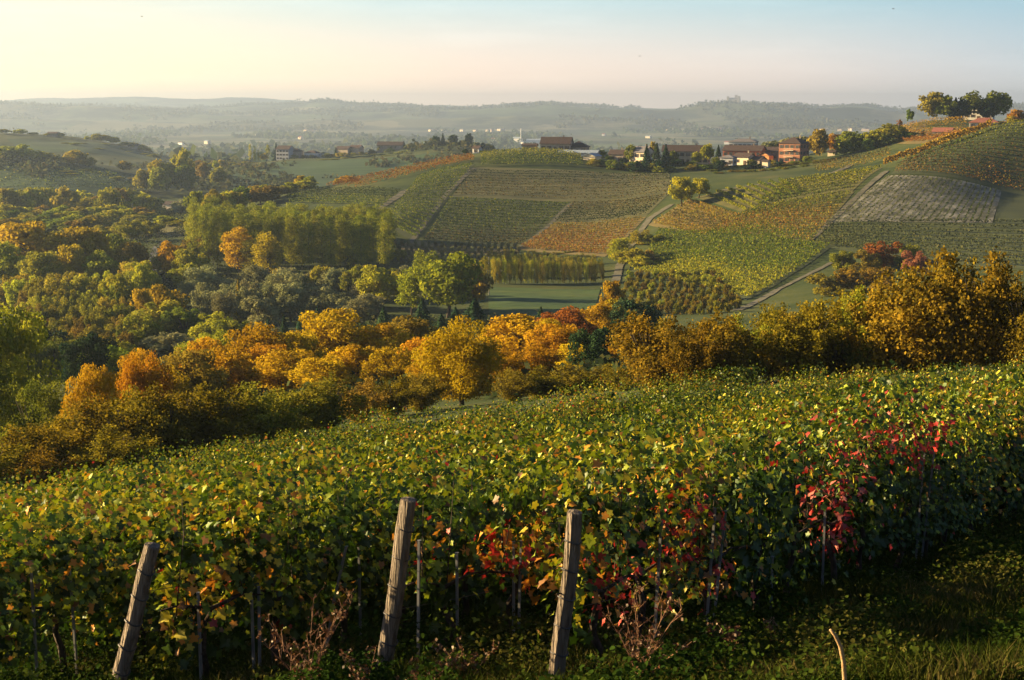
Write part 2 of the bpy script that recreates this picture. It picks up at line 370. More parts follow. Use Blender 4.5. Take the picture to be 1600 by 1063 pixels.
M['glass'] = noise_mat('window_glass', stops((.02, .025, .03), (.04, .045, .05)), scale=2, rough=.15, spec=.6)
M['shutter'] = noise_mat('shutter', stops((.07, .05, .035), (.11, .075, .05)), scale=5)
# ground sheets
M['ground'] = None

def ground_material():
    m, nt, out = new_mat('ground'); L = nt.links.new
    g = N(nt, 'ShaderNodeNewGeometry')
    def noise(scale, det=5, rough=.6):
        n = N(nt, 'ShaderNodeTexNoise'); n.inputs['Scale'].default_value = scale; n.inputs['Detail'].default_value = det; n.inputs['Roughness'].default_value = rough
        L(g.outputs['Position'], n.inputs['Vector']); return n.outputs['Fac']
    near = ramp(nt, [(.3, (.022, .03, .01)), (.5, (.05, .058, .016)), (.7, (.1, .085, .03))]); L(noise(.35, 8), near.inputs[0])
    mid = ramp(nt, [(.32, (.018, .032, .008)), (.48, (.036, .052, .012)), (.6, (.06, .07, .018)), (.76, (.11, .095, .035))]); L(noise(.035, 9, .7), mid.inputs[0])
    # far country: fields and woods
    vo = N(nt, 'ShaderNodeTexVoronoi', feature='F1'); vo.inputs['Scale'].default_value = .0045; vo.inputs['Randomness'].default_value = 1
    mp = N(nt, 'ShaderNodeMapping'); mp.inputs['Scale'].default_value = (1, .6, 0); L(g.outputs['Position'], mp.inputs[0])
    wob = N(nt, 'ShaderNodeTexNoise'); wob.inputs['Scale'].default_value = .003; wob.inputs['Detail'].default_value = 3; L(g.outputs['Position'], wob.inputs['Vector'])
    va = N(nt, 'ShaderNodeVectorMath', operation='MULTIPLY_ADD'); va.inputs[1].default_value = (220, 220, 0); L(wob.outputs['Color'], va.inputs[0]); L(mp.outputs[0], va.inputs[2])
    L(va.outputs[0], vo.inputs['Vector'])
    sepc = N(nt, 'ShaderNodeSeparateColor'); L(vo.outputs['Color'], sepc.inputs[0])
    fields = ramp(nt, [(.1, (.045, .065, .02)), (.35, (.07, .09, .03)), (.55, (.11, .1, .045)), (.75, (.08, .075, .035)), (.95, (.15, .13, .07))]); L(sepc.outputs[0], fields.inputs[0])
    woods = ramp(nt, [(.44, (.02, .032, .012)), (.56, (1, 1, 1))]); L(noise(.0022, 8, .7), woods.inputs[0])
    mw = N(nt, 'ShaderNodeMix', data_type='RGBA', blend_type='MULTIPLY'); mw.inputs[0].default_value = 1; L(fields.outputs[0], mw.inputs[6]); L(woods.outputs[0], mw.inputs[7])
    woodc = N(nt, 'ShaderNodeMix', data_type='RGBA', blend_type='ADD'); woodc.inputs[0].default_value = 1; L(mw.outputs[2], woodc.inputs[6]); woodc.inputs[7].default_value = (.018, .026, .012, 1)
    sp = N(nt, 'ShaderNodeSeparateXYZ'); L(g.outputs['Position'], sp.inputs[0])
    def fade(a, b):
        r = N(nt, 'ShaderNodeMapRange'); r.inputs[1].default_value = a; r.inputs[2].default_value = b; L(sp.outputs[1], r.inputs[0]); return r.outputs[0]
    m1 = N(nt, 'ShaderNodeMix', data_type='RGBA'); L(fade(55, 90), m1.inputs[0]); L(near.outputs[0], m1.inputs[6]); L(mid.outputs[0], m1.inputs[7])
    m2 = N(nt, 'ShaderNodeMix', data_type='RGBA'); L(fade(1500, 2600), m2.inputs[0]); L(m1.outputs[2], m2.inputs[6]); L(woodc.outputs[2], m2.inputs[7])
    b = N(nt, 'ShaderNodeBsdfPrincipled'); b.inputs['Roughness'].default_value = .95; b.inputs['Specular IOR Level'].default_value = .1
    L(m2.outputs[2], b.inputs['Base Color']); L(b.outputs[0], out.inputs[0]); return m
M['ground'] = ground_material()

# ------------------------------------------------------------------ the ground: one sheet to the horizon
GRID = {}
def build_ground():
    us = np.linspace(-.95, .95, 460)
    ys = np.r_[np.linspace(-30, 60, 150), np.exp(np.linspace(math.log(60.5), math.log(13000), 740))]
    U, Y = np.meshgrid(us, ys)
    X = U * np.hypot(Y, 45)
    Z = terrain(X, Y)
    GRID.update(us=us, ys=ys, Z=Z)
    V = np.c_[X.ravel(), Y.ravel(), Z.ravel()]
    nr, nc = U.shape
    i = np.arange(nr - 1)[:, None] * nc + np.arange(nc - 1)[None]; i = i.ravel()
    F = np.c_[i, i + 1, i + 1 + nc, i + nc]
    o = link('ground', mesh_np('ground', V, F, [M['ground']], smooth=True)); kind(o, 'structure')
build_ground()
def surf(x, y):
    """height of the built ground sheet itself"""
    us, ys, Z = GRID['us'], GRID['ys'], GRID['Z']
    u = x / np.hypot(y, 45); fi = np.clip((u - us[0]) / (us[1] - us[0]), 0, len(us) - 1.001); i = fi.astype(int); fx = fi - i
    j = np.clip(np.searchsorted(ys, y) - 1, 0, len(ys) - 2); fy = (y - ys[j]) / (ys[j + 1] - ys[j])
    return (Z[j, i] * (1 - fx) + Z[j, i + 1] * fx) * (1 - fy) + (Z[j + 1, i] * (1 - fx) + Z[j + 1, i + 1] * fx) * fy

def P2(px, py, ymin=56): h = hit(px, py, ymin); return np.array([h.x, h.y])
def sheet(name, corners, mat, nx=30, ny=30, off=0, k='structure'):
    """field or track draped on the ground; corners are four photo pixels in order round it"""
    A, B, C, D = [P2(*c) for c in corners]
    nx, ny, off = nx * 2, ny * 2, .10 + off * .12
    s = np.linspace(0, 1, nx)[None, :, None]; t = np.linspace(0, 1, ny)[:, None, None]
    XY = (A * (1 - s) + B * s) * (1 - t) + (D * (1 - s) + C * s) * t
    Z = surf(XY[..., 0], XY[..., 1]) + off
    V = np.c_[XY.reshape(-1, 2), Z.ravel()]
    i = (np.arange(ny - 1)[:, None] * nx + np.arange(nx - 1)[None]).ravel()
    F = np.c_[i, i + 1, i + 1 + nx, i + nx]
    o = link(name, mesh_np(name, V, F, [mat], smooth=True)); o['kind'] = k; return o
def ribbon(name, pts, width, mat, off=.3, n=140):
    """a track along photo pixels"""
    P = np.array([P2(*p) for p in pts]); d = np.r_[0, np.cumsum(np.linalg.norm(np.diff(P, axis=0), axis=1))]
    q = np.linspace(0, d[-1], n); C = np.c_[np.interp(q, d, P[:, 0]), np.interp(q, d, P[:, 1])]
    T = np.gradient(C, axis=0); T /= np.linalg.norm(T, axis=1)[:, None]; Nn = np.c_[-T[:, 1], T[:, 0]]
    W = (width if not hasattr(width, '__len__') else np.interp(q / d[-1], np.linspace(0, 1, len(width)), width)[:, None])
    k = 7; W = W * .62 * (1 + .5 * fbm(q / 4, q * 0, 2, 8))[:, None] if hasattr(W, 'shape') else W * .62 * (1 + .5 * fbm(q / 4, q * 0, 2, 8))[:, None]
    XY = np.stack([C + Nn * W * (j / (k - 1) - .5) for j in range(k)], 1)
    Z = surf(XY[..., 0], XY[..., 1]) + off * .55
    V = np.c_[XY.reshape(-1, 2), Z.ravel()]
    i = (np.arange(n - 1)[:, None] * k + np.arange(k - 1)[None]).ravel()
    F = np.c_[i, i + 1, i + 1 + k, i + k]
    o = link(name, mesh_np(name, V, F, [mat], smooth=True)); o['kind'] = 'structure'; return o

# ------------------------------------------------------------------ leaves
def frames(nrm, g):
    n = nrm / (np.linalg.norm(nrm, axis=1)[:, None] + 1e-9)
    r = g.normal(size=n.shape); a = np.cross(n, r); a /= np.linalg.norm(a, axis=1)[:, None] + 1e-9
    b = np.cross(n, a)
    return np.stack([a, b, n], 2)
T_QUAD = (np.array([(-.5, 0, .06), (0, -.62, 0), (.5, 0, .06), (0, .62, 0)]), np.array([(0, 1, 2, 3)]))
T_FIVE = (np.array([(0, -.6, 0), (.55, -.25, .1), (.4, .4, .08), (0, .65, -.04), (-.4, .4, .08), (-.55, -.25, .1), (0, 0, -.02)]),
          np.array([(6, 0, 1), (6, 1, 2), (6, 2, 3), (6, 3, 4), (6, 4, 5), (6, 5, 0)]))
def _grape():
    ang = [(-90, .28), (-62, .62), (-38, .68), (-20, .46), (8, .78), (32, .62), (50, .5), (74, .7), (90, .9), (106, .7), (130, .5), (148, .62), (172, .78), (200, .46), (218, .68), (242, .62)]
    v = []
    for a, r in ang:
        x, y = r * math.cos(R(a)), r * math.sin(R(a))
        v.append((x * .72, y * .72, .20 * abs(x) - .16 * y * y - .1 * x * x))
    n = len(v); v.append((0, 0, 0))
    return np.array(v), np.array([(n, i, (i + 1) % n) for i in range(n)])
T_GRAPE = _grape()
def cards(P, nrm, size, tmpl, g):
    tv, tf = tmpl; Rm = frames(nrm, g); n = len(P)
    V = P[:, None, :] + np.einsum('nij,kj->nki', Rm, tv) * np.asarray(size).reshape(-1, 1, 1)
    F = tf[None] + (np.arange(n) * len(tv))[:, None, None]
    return V.reshape(-1, 3), F.reshape(-1, tf.shape[1]), len(tf)
def leaf_mesh(name, P, nrm, size, tmpl, mat, g, rnd=None, col=None):
    V, F, k = cards(P, nrm, size, tmpl, g)
    at = {'rnd': ('FLOAT', np.repeat(rnd, k))} if col is None else {'col': ('FLOAT_COLOR', np.repeat(col, k, 0))}
    return mesh_np(name, V, F, [mat], at)

# ------------------------------------------------------------------ trees (unit size: height 1, width 1)
def blob_cloud(g, cen, rad, n, up=.25, zs=.85):
    w = rad ** 2; b = g.choice(len(cen), n, p=w / w.sum())
    d = g.normal(size=(n, 3)); d /= np.linalg.norm(d, axis=1)[:, None]
    rr = rad[b] * (.45 + .62 * g.random(n) ** .6)
    P = cen[b] + d * rr[:, None] * np.array([1, 1, zs])
    nrm = d * .6 + g.normal(size=(n, 3)) * .55 + np.array([0, 0, up])
    br = g.random(len(cen))
    rnd = np.clip(.18 + .42 * br[b] + .4 * g.random(n), 0, 1)
    return P, nrm, rnd
def crown_round(g, n, base=.1, fat=1.0, nb=44, irr=.09):
    cen, rad = [], []
    for _ in range(nb):
        d = g.normal(size=3); d /= np.linalg.norm(d); r = g.random() ** .3
        z = base + (1 - base) * (.5 + .36 * r * d[2] )
        w = .36 * r * fat * (1 - .35 * max(0, (z - .5)) * 2 * .6)
        cen.append((d[0] * w, d[1] * w, z)); rad.append(.065 + irr * g.random())
    cen.append((0, 0, base + (1 - base) * .5)); rad.append(.2)
    return blob_cloud(g, np.array(cen), np.array(rad), n)
def crown_bush(g, n):
    cen, rad = [], []
    for _ in range(34):
        a = g.random() * 6.283; r = .38 * g.random() ** .5; z = (.12 + .7 * g.random()) * (1 - r * .6)
        cen.append((r * math.cos(a), r * math.sin(a), z)); rad.append(.07 + .09 * g.random())
    return blob_cloud(g, np.array(cen), np.array(rad), n)
def crown_poplar(g, n):
    cen, rad = [], []
    for i in range(70):
        z = .14 + .82 * g.random(); pr = .3 * (math.sin(min(1, (z - .02) / .5) * 1.57)) * (1 if z < .6 else 1 - ((z - .6) / .4) ** 1.6 * .85)
        a = g.random() * 6.283; r = pr * g.random() ** .5
        cen.append((r * math.cos(a), r * math.sin(a), z)); rad.append(.06 + .08 * g.random())
    P, nrm, rnd = blob_cloud(g, np.array(cen), np.array(rad) * 1.5, n, .1, .3)
    P[:, 2] = np.clip(P[:, 2], .05, 1.0)
    return P, nrm, rnd
def crown_conifer(g, n):
    z = g.random(n) ** 1.3; a = g.random(n) * 6.283
    lay = .75 + .25 * np.abs(np.sin(z * 34 + 1.7 * np.sin(a * 3)))
    r = .5 * (1 - z) * lay * (.35 + .65 * g.random(n) ** .5) * (1 + .25 * np.sin(a * 5 + z * 9))
    P = np.c_[r * np.cos(a), r * np.sin(a), .05 + .95 * z - .12 * r]
    nrm = np.c_[np.cos(a), np.sin(a), .6 + 0 * a] + g.normal(size=(n, 3)) * .5
    return P, nrm, np.clip(g.random(n) * .7 + .15 * np.sin(a * 5) + .15, 0, 1)
def crown_hazel(g, n, nst=34):
    """many stems rising and arching from the foot, leaves along them"""
    P, NR, RD = [], [], []
    per = n // nst
    for i in range(nst):
        a = g.random() * 6.283; lean = .12 + .4 * g.random(); ht = (1.02 - .55 * lean) * (.6 + .42 * g.random())
        t = .16 + .84 * g.random(per) ** .8
        rr = lean * t ** 1.4; z = ht * t * (1 - .12 * t * lean)
        spread = .03 + .05 * (1 - np.abs(2 * t - 1))
        c = np.c_[rr * math.cos(a), rr * math.sin(a), z] + g.normal(size=(per, 3)) * spread[:, None] * np.array([1, 1, .8])
        P.append(c); NR.append(g.normal(size=(per, 3)) * .7 + np.array([math.cos(a) * .4, math.sin(a) * .4, .5]))
        RD.append(np.clip(.15 + .35 * g.random() + .5 * g.random(per), 0, 1))
    P = np.vstack(P); P[:, 2] = np.clip(P[:, 2], .03, 1.03)
    return P, np.vstack(NR), np.hstack(RD)
def trunk_mesh(name, g, limbs=6, h=.75, r=.028, multi=False):
    mb = MB()
    if multi:
        for i in range(9):
            a = g.random() * 6.283; L = .1 + .25 * g.random()
            pts = [(.03 * math.cos(a), .03 * math.sin(a), -.02)] + [(L * t ** 1.4 * math.cos(a), L * t ** 1.4 * math.sin(a), .85 * t) for t in (.3, .6, .95)]
            mb.tube(pts, [.012, .01, .007, .003], 5)
    else:
        w = g.normal(size=(4, 2)) * .015
        pts = [(0, 0, -.03)] + [(w[i, 0], w[i, 1], h * (i + 1) / 4) for i in range(4)]
        mb.tube(pts, [r * 1.25, r, r * .8, r * .55, r * .2], 7)
        for i in range(limbs):
            z = h * (.3 + .55 * g.random()); a = g.random() * 6.283; L = .22 + .16 * g.random()
            p0 = Vector((0, 0, z)); e = Vector((L * math.cos(a), L * math.sin(a), z + .12 + .14 * g.random()))
            mid = p0.lerp(e, .5) + Vector((0, 0, -.02)); mb.tube([p0, mid, e], [r * .5, r * .35, r * .1], 5)
    return mb.mesh(name, [M['bark']], True)
PROTO = {}
def proto(kind_, detail, var):
    key = (kind_, detail, var)
    if key in PROTO: return PROTO[key]
    g = np.random.default_rng(abs(hash((len(kind_), ord(kind_[0]), ord(kind_[-1]), detail, var))) % 99991)
    n, ls = {0: (1500, .085), 1: (4200, .05), 2: (9000, .032), 3: (17000, .022)}[detail]
    if kind_ == 'hazel': n = int(n * .75); ls = ls * 1.25
    fn = dict(round=lambda: crown_round(g, n), tall=lambda: crown_round(g, n, .05, .8, 40, .08), open=lambda: crown_round(g, int(n * .7), .05, 1.15, 24, .07),
              bush=lambda: crown_bush(g, n), hedge=lambda: crown_bush(g, n), full=lambda: crown_round(g, n, -.04, 1.1, 54, .08), poplar=lambda: crown_poplar(g, n), conifer=lambda: crown_conifer(g, n), hazel=lambda: crown_hazel(g, n))[kind_]
    P, nr, rd = fn()
    # normalise to the unit box
    ext = np.percentile(np.hypot(P[:, 0], P[:, 1]), 97); P[:, :2] *= .5 / ext; zt = np.percentile(P[:, 2], 99.7); P[:, 2] /= zt
    sz = ls * (.7 + .6 * g.random(len(P)))
    asp = dict(poplar=3.4, tall=1.7, hedge=3.0, conifer=2.0).get(kind_, 1.0)      # keeps the leaves of slim trees from stretching
    me = leaf_mesh('crown_' + kind_, P * np.array([1, 1, asp]), nr, sz, T_QUAD, M['olive'], g, rnd=rd)
    if asp != 1:
        co = np.empty(len(me.vertices) * 3, np.float32); me.vertices.foreach_get('co', co); co = co.reshape(-1, 3); co[:, 2] /= asp
        me.vertices.foreach_set('co', co.ravel()); me.update()
    tr = trunk_mesh('trunk_' + kind_, g, multi=kind_ in ('bush', 'hazel', 'hedge'), h=.95 if kind_ in ('poplar', 'conifer') else .72, r=.016 if kind_ in ('poplar', 'conifer') else .026)
    PROTO[key] = (me, tr); return PROTO[key]
TREES = []
def tree(kind_, px, top, Y, wpx, mat, label, group=None, name=None, cat=None, sink=.0, var=None):
    """one tree: foot on the ground in this photo column at depth Y, top at photo row top"""
    if px < 345 and Y > 300 and random.random() < .62: mat = {'olive': 'lime', 'brown': 'olive', 'green': 'olive', 'rust': 'brown'}.get(mat, mat)
    if px < 345 and 300 < Y < 520 and name != 'orchard_shrub': top -= 6
    b = at_depth(px, Y)
    h = tz(top) * Y - b.z
    if h < .6: h = .6 + .4 * random.random()
    w = max(.5, wpx * Y / FPX)
    det = 3 if Y < 125 else 2 if Y < 210 else 1 if Y < 560 else 0
    if name is None: name = {'poplar': 'poplar_tree', 'conifer': 'conifer_tree', 'bush': 'shrub', 'hazel': 'hazel_shrub'}.get(kind_, 'tree')
    if cat is None: cat = 'shrub' if kind_ in ('bush', 'hazel') else 'tree'
    me, tr = proto(kind_, det, var if var is not None else random.randrange(3))
    rz = random.random() * 6.283
    if Y < 620:
        r = link(name, None, None, b - Vector((0, 0, sink)), rz, (w, w, h)); r.empty_display_size = .2
        c = link('crown', me, r); c.material_slots[0].link = 'OBJECT'; c.material_slots[0].material = M[mat]
        link('trunk' if kind_ not in ('bush', 'hazel', 'hedge') else 'stems', tr, r)
    else:
        r = link(name, me, None, b, rz, (w, w, h)); r.material_slots[0].link = 'OBJECT'; r.material_slots[0].material = M[mat]
    tag(r, label, cat, group); TREES.append(r); return r
random.seed(5)
# ------------------------------------------------------------------ fields, tracks and vine rows of the far slope
M['meadow'] = noise_mat('meadow', [(.3, (.025, .06, .01)), (.5, (.045, .085, .014)), (.7, (.085, .11, .022))], scale=.09, detail=8, aniso=(.4, 1.6, 1), two=(stops((.5, .58, .5), (1, 1, 1)), .55, .9))
M['field_green'] = noise_mat('field_green', stops((.028, .04, .012), (.055, .066, .02)), scale=.12, detail=8, aniso=(.35, 1.6, 1))  # ground darkened to stand in for shadow between the vine rows
M['field_far'] = noise_mat('field_far', stops((.012, .042, .008), (.036, .075, .013)), scale=.08, detail=9, aniso=(.12, 1.2, 1), two=(stops((.6, .7, .6), (1, 1, 1)), .012, .8))
M['field_brown'] = noise_mat('field_brown', stops((.05, .055, .018), (.1, .095, .035)), scale=.1, detail=8, aniso=(.3, 1.8, 1))
M['field_straw'] = noise_mat('field_straw', stops((.09, .07, .022), (.14, .11, .035)), scale=.1, detail=8)
M['field_olive'] = noise_mat('field_olive', stops((.055, .055, .014), (.1, .092, .022)), scale=.12, detail=8)
M['track'] = noise_mat('dirt_track', stops((.06, .062, .036), (.125, .112, .078)), scale=.35, detail=7)
M['asphalt'] = noise_mat('asphalt', stops((.075, .075, .08), (.13, .13, .14)), scale=.3, detail=6)
def furrow_mat():
    m, nt, out = new_mat('ploughed_soil'); L = nt.links.new
    g = N(nt, 'ShaderNodeNewGeometry'); mp = N(nt, 'ShaderNodeMapping'); _d = P2(1379, 281) - P2(1337, 330); mp.inputs['Rotation'].default_value = (0, 0, math.atan2(-_d[0], -_d[1]) ); L(g.outputs['Position'], mp.inputs[0])
    w = N(nt, 'ShaderNodeTexWave', wave_type='BANDS', bands_direction='X'); w.inputs['Scale'].default_value = .115; w.inputs['Distortion'].default_value = 1.2; w.inputs['Detail'].default_value = 2; w.inputs['Detail Scale'].default_value = .6
    L(mp.outputs[0], w.inputs['Vector'])
    n = N(nt, 'ShaderNodeTexNoise'); n.inputs['Scale'].default_value = .14; n.inputs['Detail'].default_value = 11; n.inputs['Roughness'].default_value = .7; L(g.outputs['Position'], n.inputs['Vector'])
    a = ramp(nt, [(.3, (.06, .066, .036)), (.45, (.12, .12, .09)), (.56, (.19, .185, .155)), (.7, (.27, .26, .225))]); L(n.outputs['Fac'], a.inputs[0])
    b = ramp(nt, [(.02, (.42, .44, .34)), (.2, (1, 1, 1))]); L(w.outputs['Fac'], b.inputs[0])
    mx = N(nt, 'ShaderNodeMix', data_type='RGBA', blend_type='MULTIPLY'); mx.inputs[0].default_value = .5; L(a.outputs[0], mx.inputs[6]); L(b.outputs[0], mx.inputs[7])
    d = N(nt, 'ShaderNodeBsdfDiffuse'); L(mx.outputs[2], d.inputs[0]); L(d.outputs[0], out.inputs[0]); return m
M['ploughed'] = furrow_mat()

sheet('meadow', [(762, 449), (938, 453), (925, 493), (764, 493)], M['meadow'], 40, 30)
sheet('ploughed_field', [(1388, 275), (1565, 298), (1550, 350), (1288, 349)], M['ploughed'], 50, 40)
sheet('vineyard_ground', [(655, 277), (742, 257), (648, 379), (600, 348)], M['field_green'], 40, 40)
sheet('vineyard_ground', [(744, 262), (1046, 270), (1048, 302), (705, 308)], M['field_brown'], 50, 30)
sheet('vineyard_ground', [(705, 309), (893, 318), (812, 388), (658, 380)], M['field_green'], 40, 40)
sheet('vineyard_ground', [(893, 316), (1046, 303), (1010, 338), (862, 350)], M['field_brown'], 30, 30)
sheet('vineyard_ground', [(864, 350), (1010, 339), (945, 402), (808, 390)], M['field_straw'], 30, 30)
sheet('vineyard_ground', [(1085, 309), (1380, 262), (1330, 302), (1170, 336)], M['field_olive'], 60, 30)
sheet('vineyard_ground', [(1076, 312), (1160, 338), (1100, 374), (1012, 352)], M['field_straw'], 30, 30)
sheet('vineyard_ground', [(1175, 326), (1335, 300), (1264, 378), (1100, 364)], M['field_olive'], 40, 40)
sheet('vineyard_ground', [(1032, 360), (1300, 386), (1165, 470), (985, 425)], M['field_green'], 50, 40, .26)
sheet('vineyard_ground', [(1440, 230), (1650, 194), (1650, 305), (1392, 273)], M['field_green'], 50, 40)
sheet('vineyard_ground', [(1285, 352), (1660, 352), (1660, 428), (1270, 384)], M['field_green'], 50, 40)
sheet('vineyard_ground', [(1400, 202), (1515, 187), (1500, 217), (1398, 224)], M['field_straw'], 20, 20)
sheet('hill_field', [(-40, 251), (150, 258), (235, 300), (-40, 312)], M['field_far'], 40, 30, .4)
sheet('hill_field', [(10, 217), (200, 232), (270, 252), (40, 240)], M['field_far'], 40, 30, .5)
sheet('hill_field', [(390, 258), (690, 240), (600, 285), (330, 284)], M['field_far'], 50, 30, .5)
sheet('grass_bank', [(205, 353), (330, 338), (300, 370), (185, 374)], M['field_olive'], 30, 20)
sheet('orchard_ground', [(640, 375), (812, 390), (806, 404), (600, 400)], M['field_straw'], 40, 20)
sheet('grass_slope', [(1565, 296), (1680, 300), (1680, 352), (1552, 351)], M['field_green'], 30, 20)
ribbon('dirt_path', [(742, 263), (722, 280), (700, 301), (672, 338), (640, 380)], 3.4, M['track'])
ribbon('dirt_path', [(893, 318), (862, 349), (806, 389)], 2.8, M['track'])
ribbon('dirt_path', [(636, 297), (614, 312), (592, 327)], 5.5, M['track'])
ribbon('dirt_road', [(1050, 320), (1016, 341), (1004, 357), (985, 385), (968, 415), (962, 440)], 4.2, M['track'], .34)
ribbon('dirt_path', [(1385, 268), (1345, 302), (1300, 345), (1264, 377)], 3.4, M['track'], .36)
ribbon('dirt_path', [(1162, 335), (1120, 360), (1078, 386)], 2.2, M['track'], .36)
ribbon('dirt_track', [(1302, 409), (1262, 430), (1215, 453), (1150, 486)], [2.2, 2.6, 3.3, 4.5], M['track'], .3)
ribbon('road', [(238, 446), (238, 425), (238, 404), (244, 388), (258, 376)], 4, M['asphalt'], .3)
ribbon('dirt_path', [(1330, 258), (1290, 275), (1230, 284), (1120, 300)], 4.5, M['track'], .4)

PAL = dict(
    green=[((.06, .095, .012), 4), ((.12, .155, .016), 4), ((.21, .21, .02), 2)],
    bright=[((.11, .13, .014), 3), ((.22, .225, .018), 4), ((.34, .30, .022), 2)],
    brown=[((.075, .07, .022), 4), ((.13, .1, .03), 3), ((.1, .11, .024), 2), ((.19, .12, .03), 1)],
    straw=[((.16, .14, .022), 4), ((.26, .2, .028), 4), ((.28, .15, .024), 2)],
    rusty=[((.2, .1, .022), 4), ((.28, .13, .024), 3), ((.17, .15, .024), 3), ((.3, .22, .03), 1)],
    orange=[((.22, .09, .015), 4), ((.28, .14, .02), 3), ((.15, .06, .013), 2), ((.16, .14, .02), 1)],
    gold=[((.32, .2, .02), 4), ((.42, .26, .022), 4), ((.26, .12, .015), 1)],
    greyg=[((.05, .065, .024), 4), ((.085, .095, .035), 4), ((.13, .12, .04), 1)],
    redg=[((.05, .07, .016), 4), ((.14, .075, .02), 3), ((.2, .09, .022), 2), ((.1, .1, .02), 2)],
    dark=[((.03, .045, .014), 4), ((.05, .065, .018), 3)])
def pick(g, pal, n):
    c = np.array([p[0] for p in PAL[pal]]); w = np.array([p[1] for p in PAL[pal]], float)
    return c[g.choice(len(c), n, p=w / w.sum())] * (.75 + .5 * g.random((n, 1)))
def rows(A, B, C, D, n, pals, label, group, h=1.9, wd=.34, dens=4.0, size=.46, gap=0, ymin=56):
    """n vine rows between edge A-D (their left ends) and edge B-C (their right ends)"""
    a, b, c, d = [P2(*q, ymin) for q in (A, B, C, D)]
    g = np.random.default_rng(int(A[0] * 7 + A[1]))
    if n > 8: n = int(n * .78); h *= .74
    for k in range(n):
        t = (k + .5) / n
        p, q = a + (d - a) * t, b + (c - b) * t
        L = np.linalg.norm(q - p); m = int(L * dens * 2.0)
        s = np.clip((np.arange(m) + g.random(m)) / m, 0, 1); dirv = (q - p) / L; nv = np.array([-dirv[1], dirv[0]])
        xy = p + np.outer(s, q - p) + np.outer(g.normal(size=m) * wd * .4, nv)
        hh = h * (.85 + .3 * vnoise(s * L / 2.2, np.full(m, k * 1.7), 5))
        zz = hh * (.22 + .82 * g.random(m) ** .75)
        P = np.c_[xy, terrain(xy[:, 0], xy[:, 1]) + .2 + zz]
        nr = g.normal(size=(m, 3)) * .7 + np.array([0, 0, .5])
        # the kind of leaf changes down the field and in patches
        if len(pals) == 1: col = pick(g, pals[0], m)
        else:
            u = np.clip(t + .5 * fbm(xy[:, 0] / 22, xy[:, 1] / 22, 3, 12) + .12 * g.normal(size=m), 0, .999) * len(pals)
            ca = np.stack([pick(g, pp, m) for pp in pals]); col = ca[u.astype(int), np.arange(m)]
        me = leaf_mesh('vine_row', P, nr, size * (.7 + .6 * g.random(m)), T_QUAD, M['rowleaf'], g, col=col)
        # origin at the row's own start
        o0 = np.array([p[0], p[1], ter1(p[0], p[1])]); co = np.empty(len(me.vertices) * 3, np.float32); me.vertices.foreach_get('co', co)
        me.vertices.foreach_set('co', (co.reshape(-1, 3) - o0).ravel().astype(np.float32)); me.update()
        tag(link('vine_row', me, None, o0), label, 'vine row', group)
rows((655, 277), (741, 258), (649, 376), (602, 348), 30, ['green', 'green', 'green'], 'bright green vine row on the slope between two pale paths', 'vine rows of the bright green field', dens=5)
rows((505, 293), (736, 247), (742, 253), (560, 296), 5, ['orange'], 'orange vine row running along the ridge left of the crest', 'orange vine rows on the ridge', h=2.2, dens=6)
rows((448, 303), (628, 298), (598, 326), (452, 320), 9, ['dark', 'green'], 'dark green vine row below the orange ridge', 'dark vine rows below the orange ridge')
rows((750, 242), (905, 241), (912, 262), (752, 261), 9, ['bright', 'green'], 'yellow green vine row just under the brown roofed farmhouse', 'vine rows under the long farmhouse', h=2, dens=5)
rows((735, 267), (1046, 271), (1048, 301), (708, 306), 14, ['dark', 'brown', 'brown'], 'thin brownish vine row across the middle of the hill', 'brown vine rows across the hill', h=1.2, dens=2.6, size=.5)
rows((704, 311), (890, 320), (814, 385), (662, 378), 22, ['green', 'green', 'brown'], 'green and brown vine row of the striped field between two paths', 'vine rows of the striped field', h=1.7, dens=4.6)
rows((896, 318), (1044, 305), (1008, 337), (866, 349), 12, ['brown', 'dark'], 'dull brown vine row above the straw coloured vineyard', 'dull brown vine rows', h=1.5)
rows((866, 352), (1006, 341), (946, 400), (812, 388), 20, ['straw', 'rusty', 'rusty'], 'straw coloured vine row of the vineyard beside the dirt road', 'straw coloured vine rows', h=1.7, dens=5)
rows((1093, 307), (1160, 334), (1252, 300), (1225, 283), 11, ['bright', 'green'], 'bright green vine row running downhill below the gardens', 'bright green downhill vine rows', h=1.7, dens=6)
rows((1228, 284), (1380, 262), (1332, 299), (1180, 326), 12, ['bright', 'bright', 'green'], 'sunlit yellow green vine row on the brow of the right hill', 'sunlit vine rows on the brow', h=1.8, dens=6)
rows((1078, 314), (1156, 339), (1100, 371), (1018, 352), 13, ['straw', 'brown', 'straw'], 'yellow brown vine row between the dirt road and the stone edged path', 'yellow brown vine rows', h=1.6, dens=5)
rows((1176, 328), (1330, 302), (1268, 380), (1098, 367), 24, ['bright', 'green', 'straw', 'rusty', 'straw', 'green'], 'rust and green vine row in the middle of the right slope', 'rust coloured vine rows of the right slope', h=1.7, dens=5)
rows((1030, 360), (1298, 386), (1168, 468), (990, 425), 32, ['green', 'green', 'bright', 'bright'], 'lush green vine row on the lower right slope', 'lush green vine rows of the lower slope', h=1.8, dens=5)
rows((1440, 230), (1640, 195), (1640, 303), (1396, 272), 24, ['bright', 'green', 'redg', 'redg', 'rusty'], 'green to reddish vine row curving over the right hilltop', 'vine rows over the right hilltop', h=1.8, dens=4)
rows((1292, 351), (1650, 349), (1650, 425), (1276, 382), 13, ['greyg'], 'grey green vine row with grass strips under the ploughed field', 'grey green vine rows', h=1.4, dens=4.2)
rows((1292, 347), (1388, 277), (1560, 299), (1545, 350), 30, ['greyg', 'dark'], 'thin row of young vines across the grey ploughed plot', 'young vine rows of the ploughed plot', h=.9, dens=1.6, size=.42)
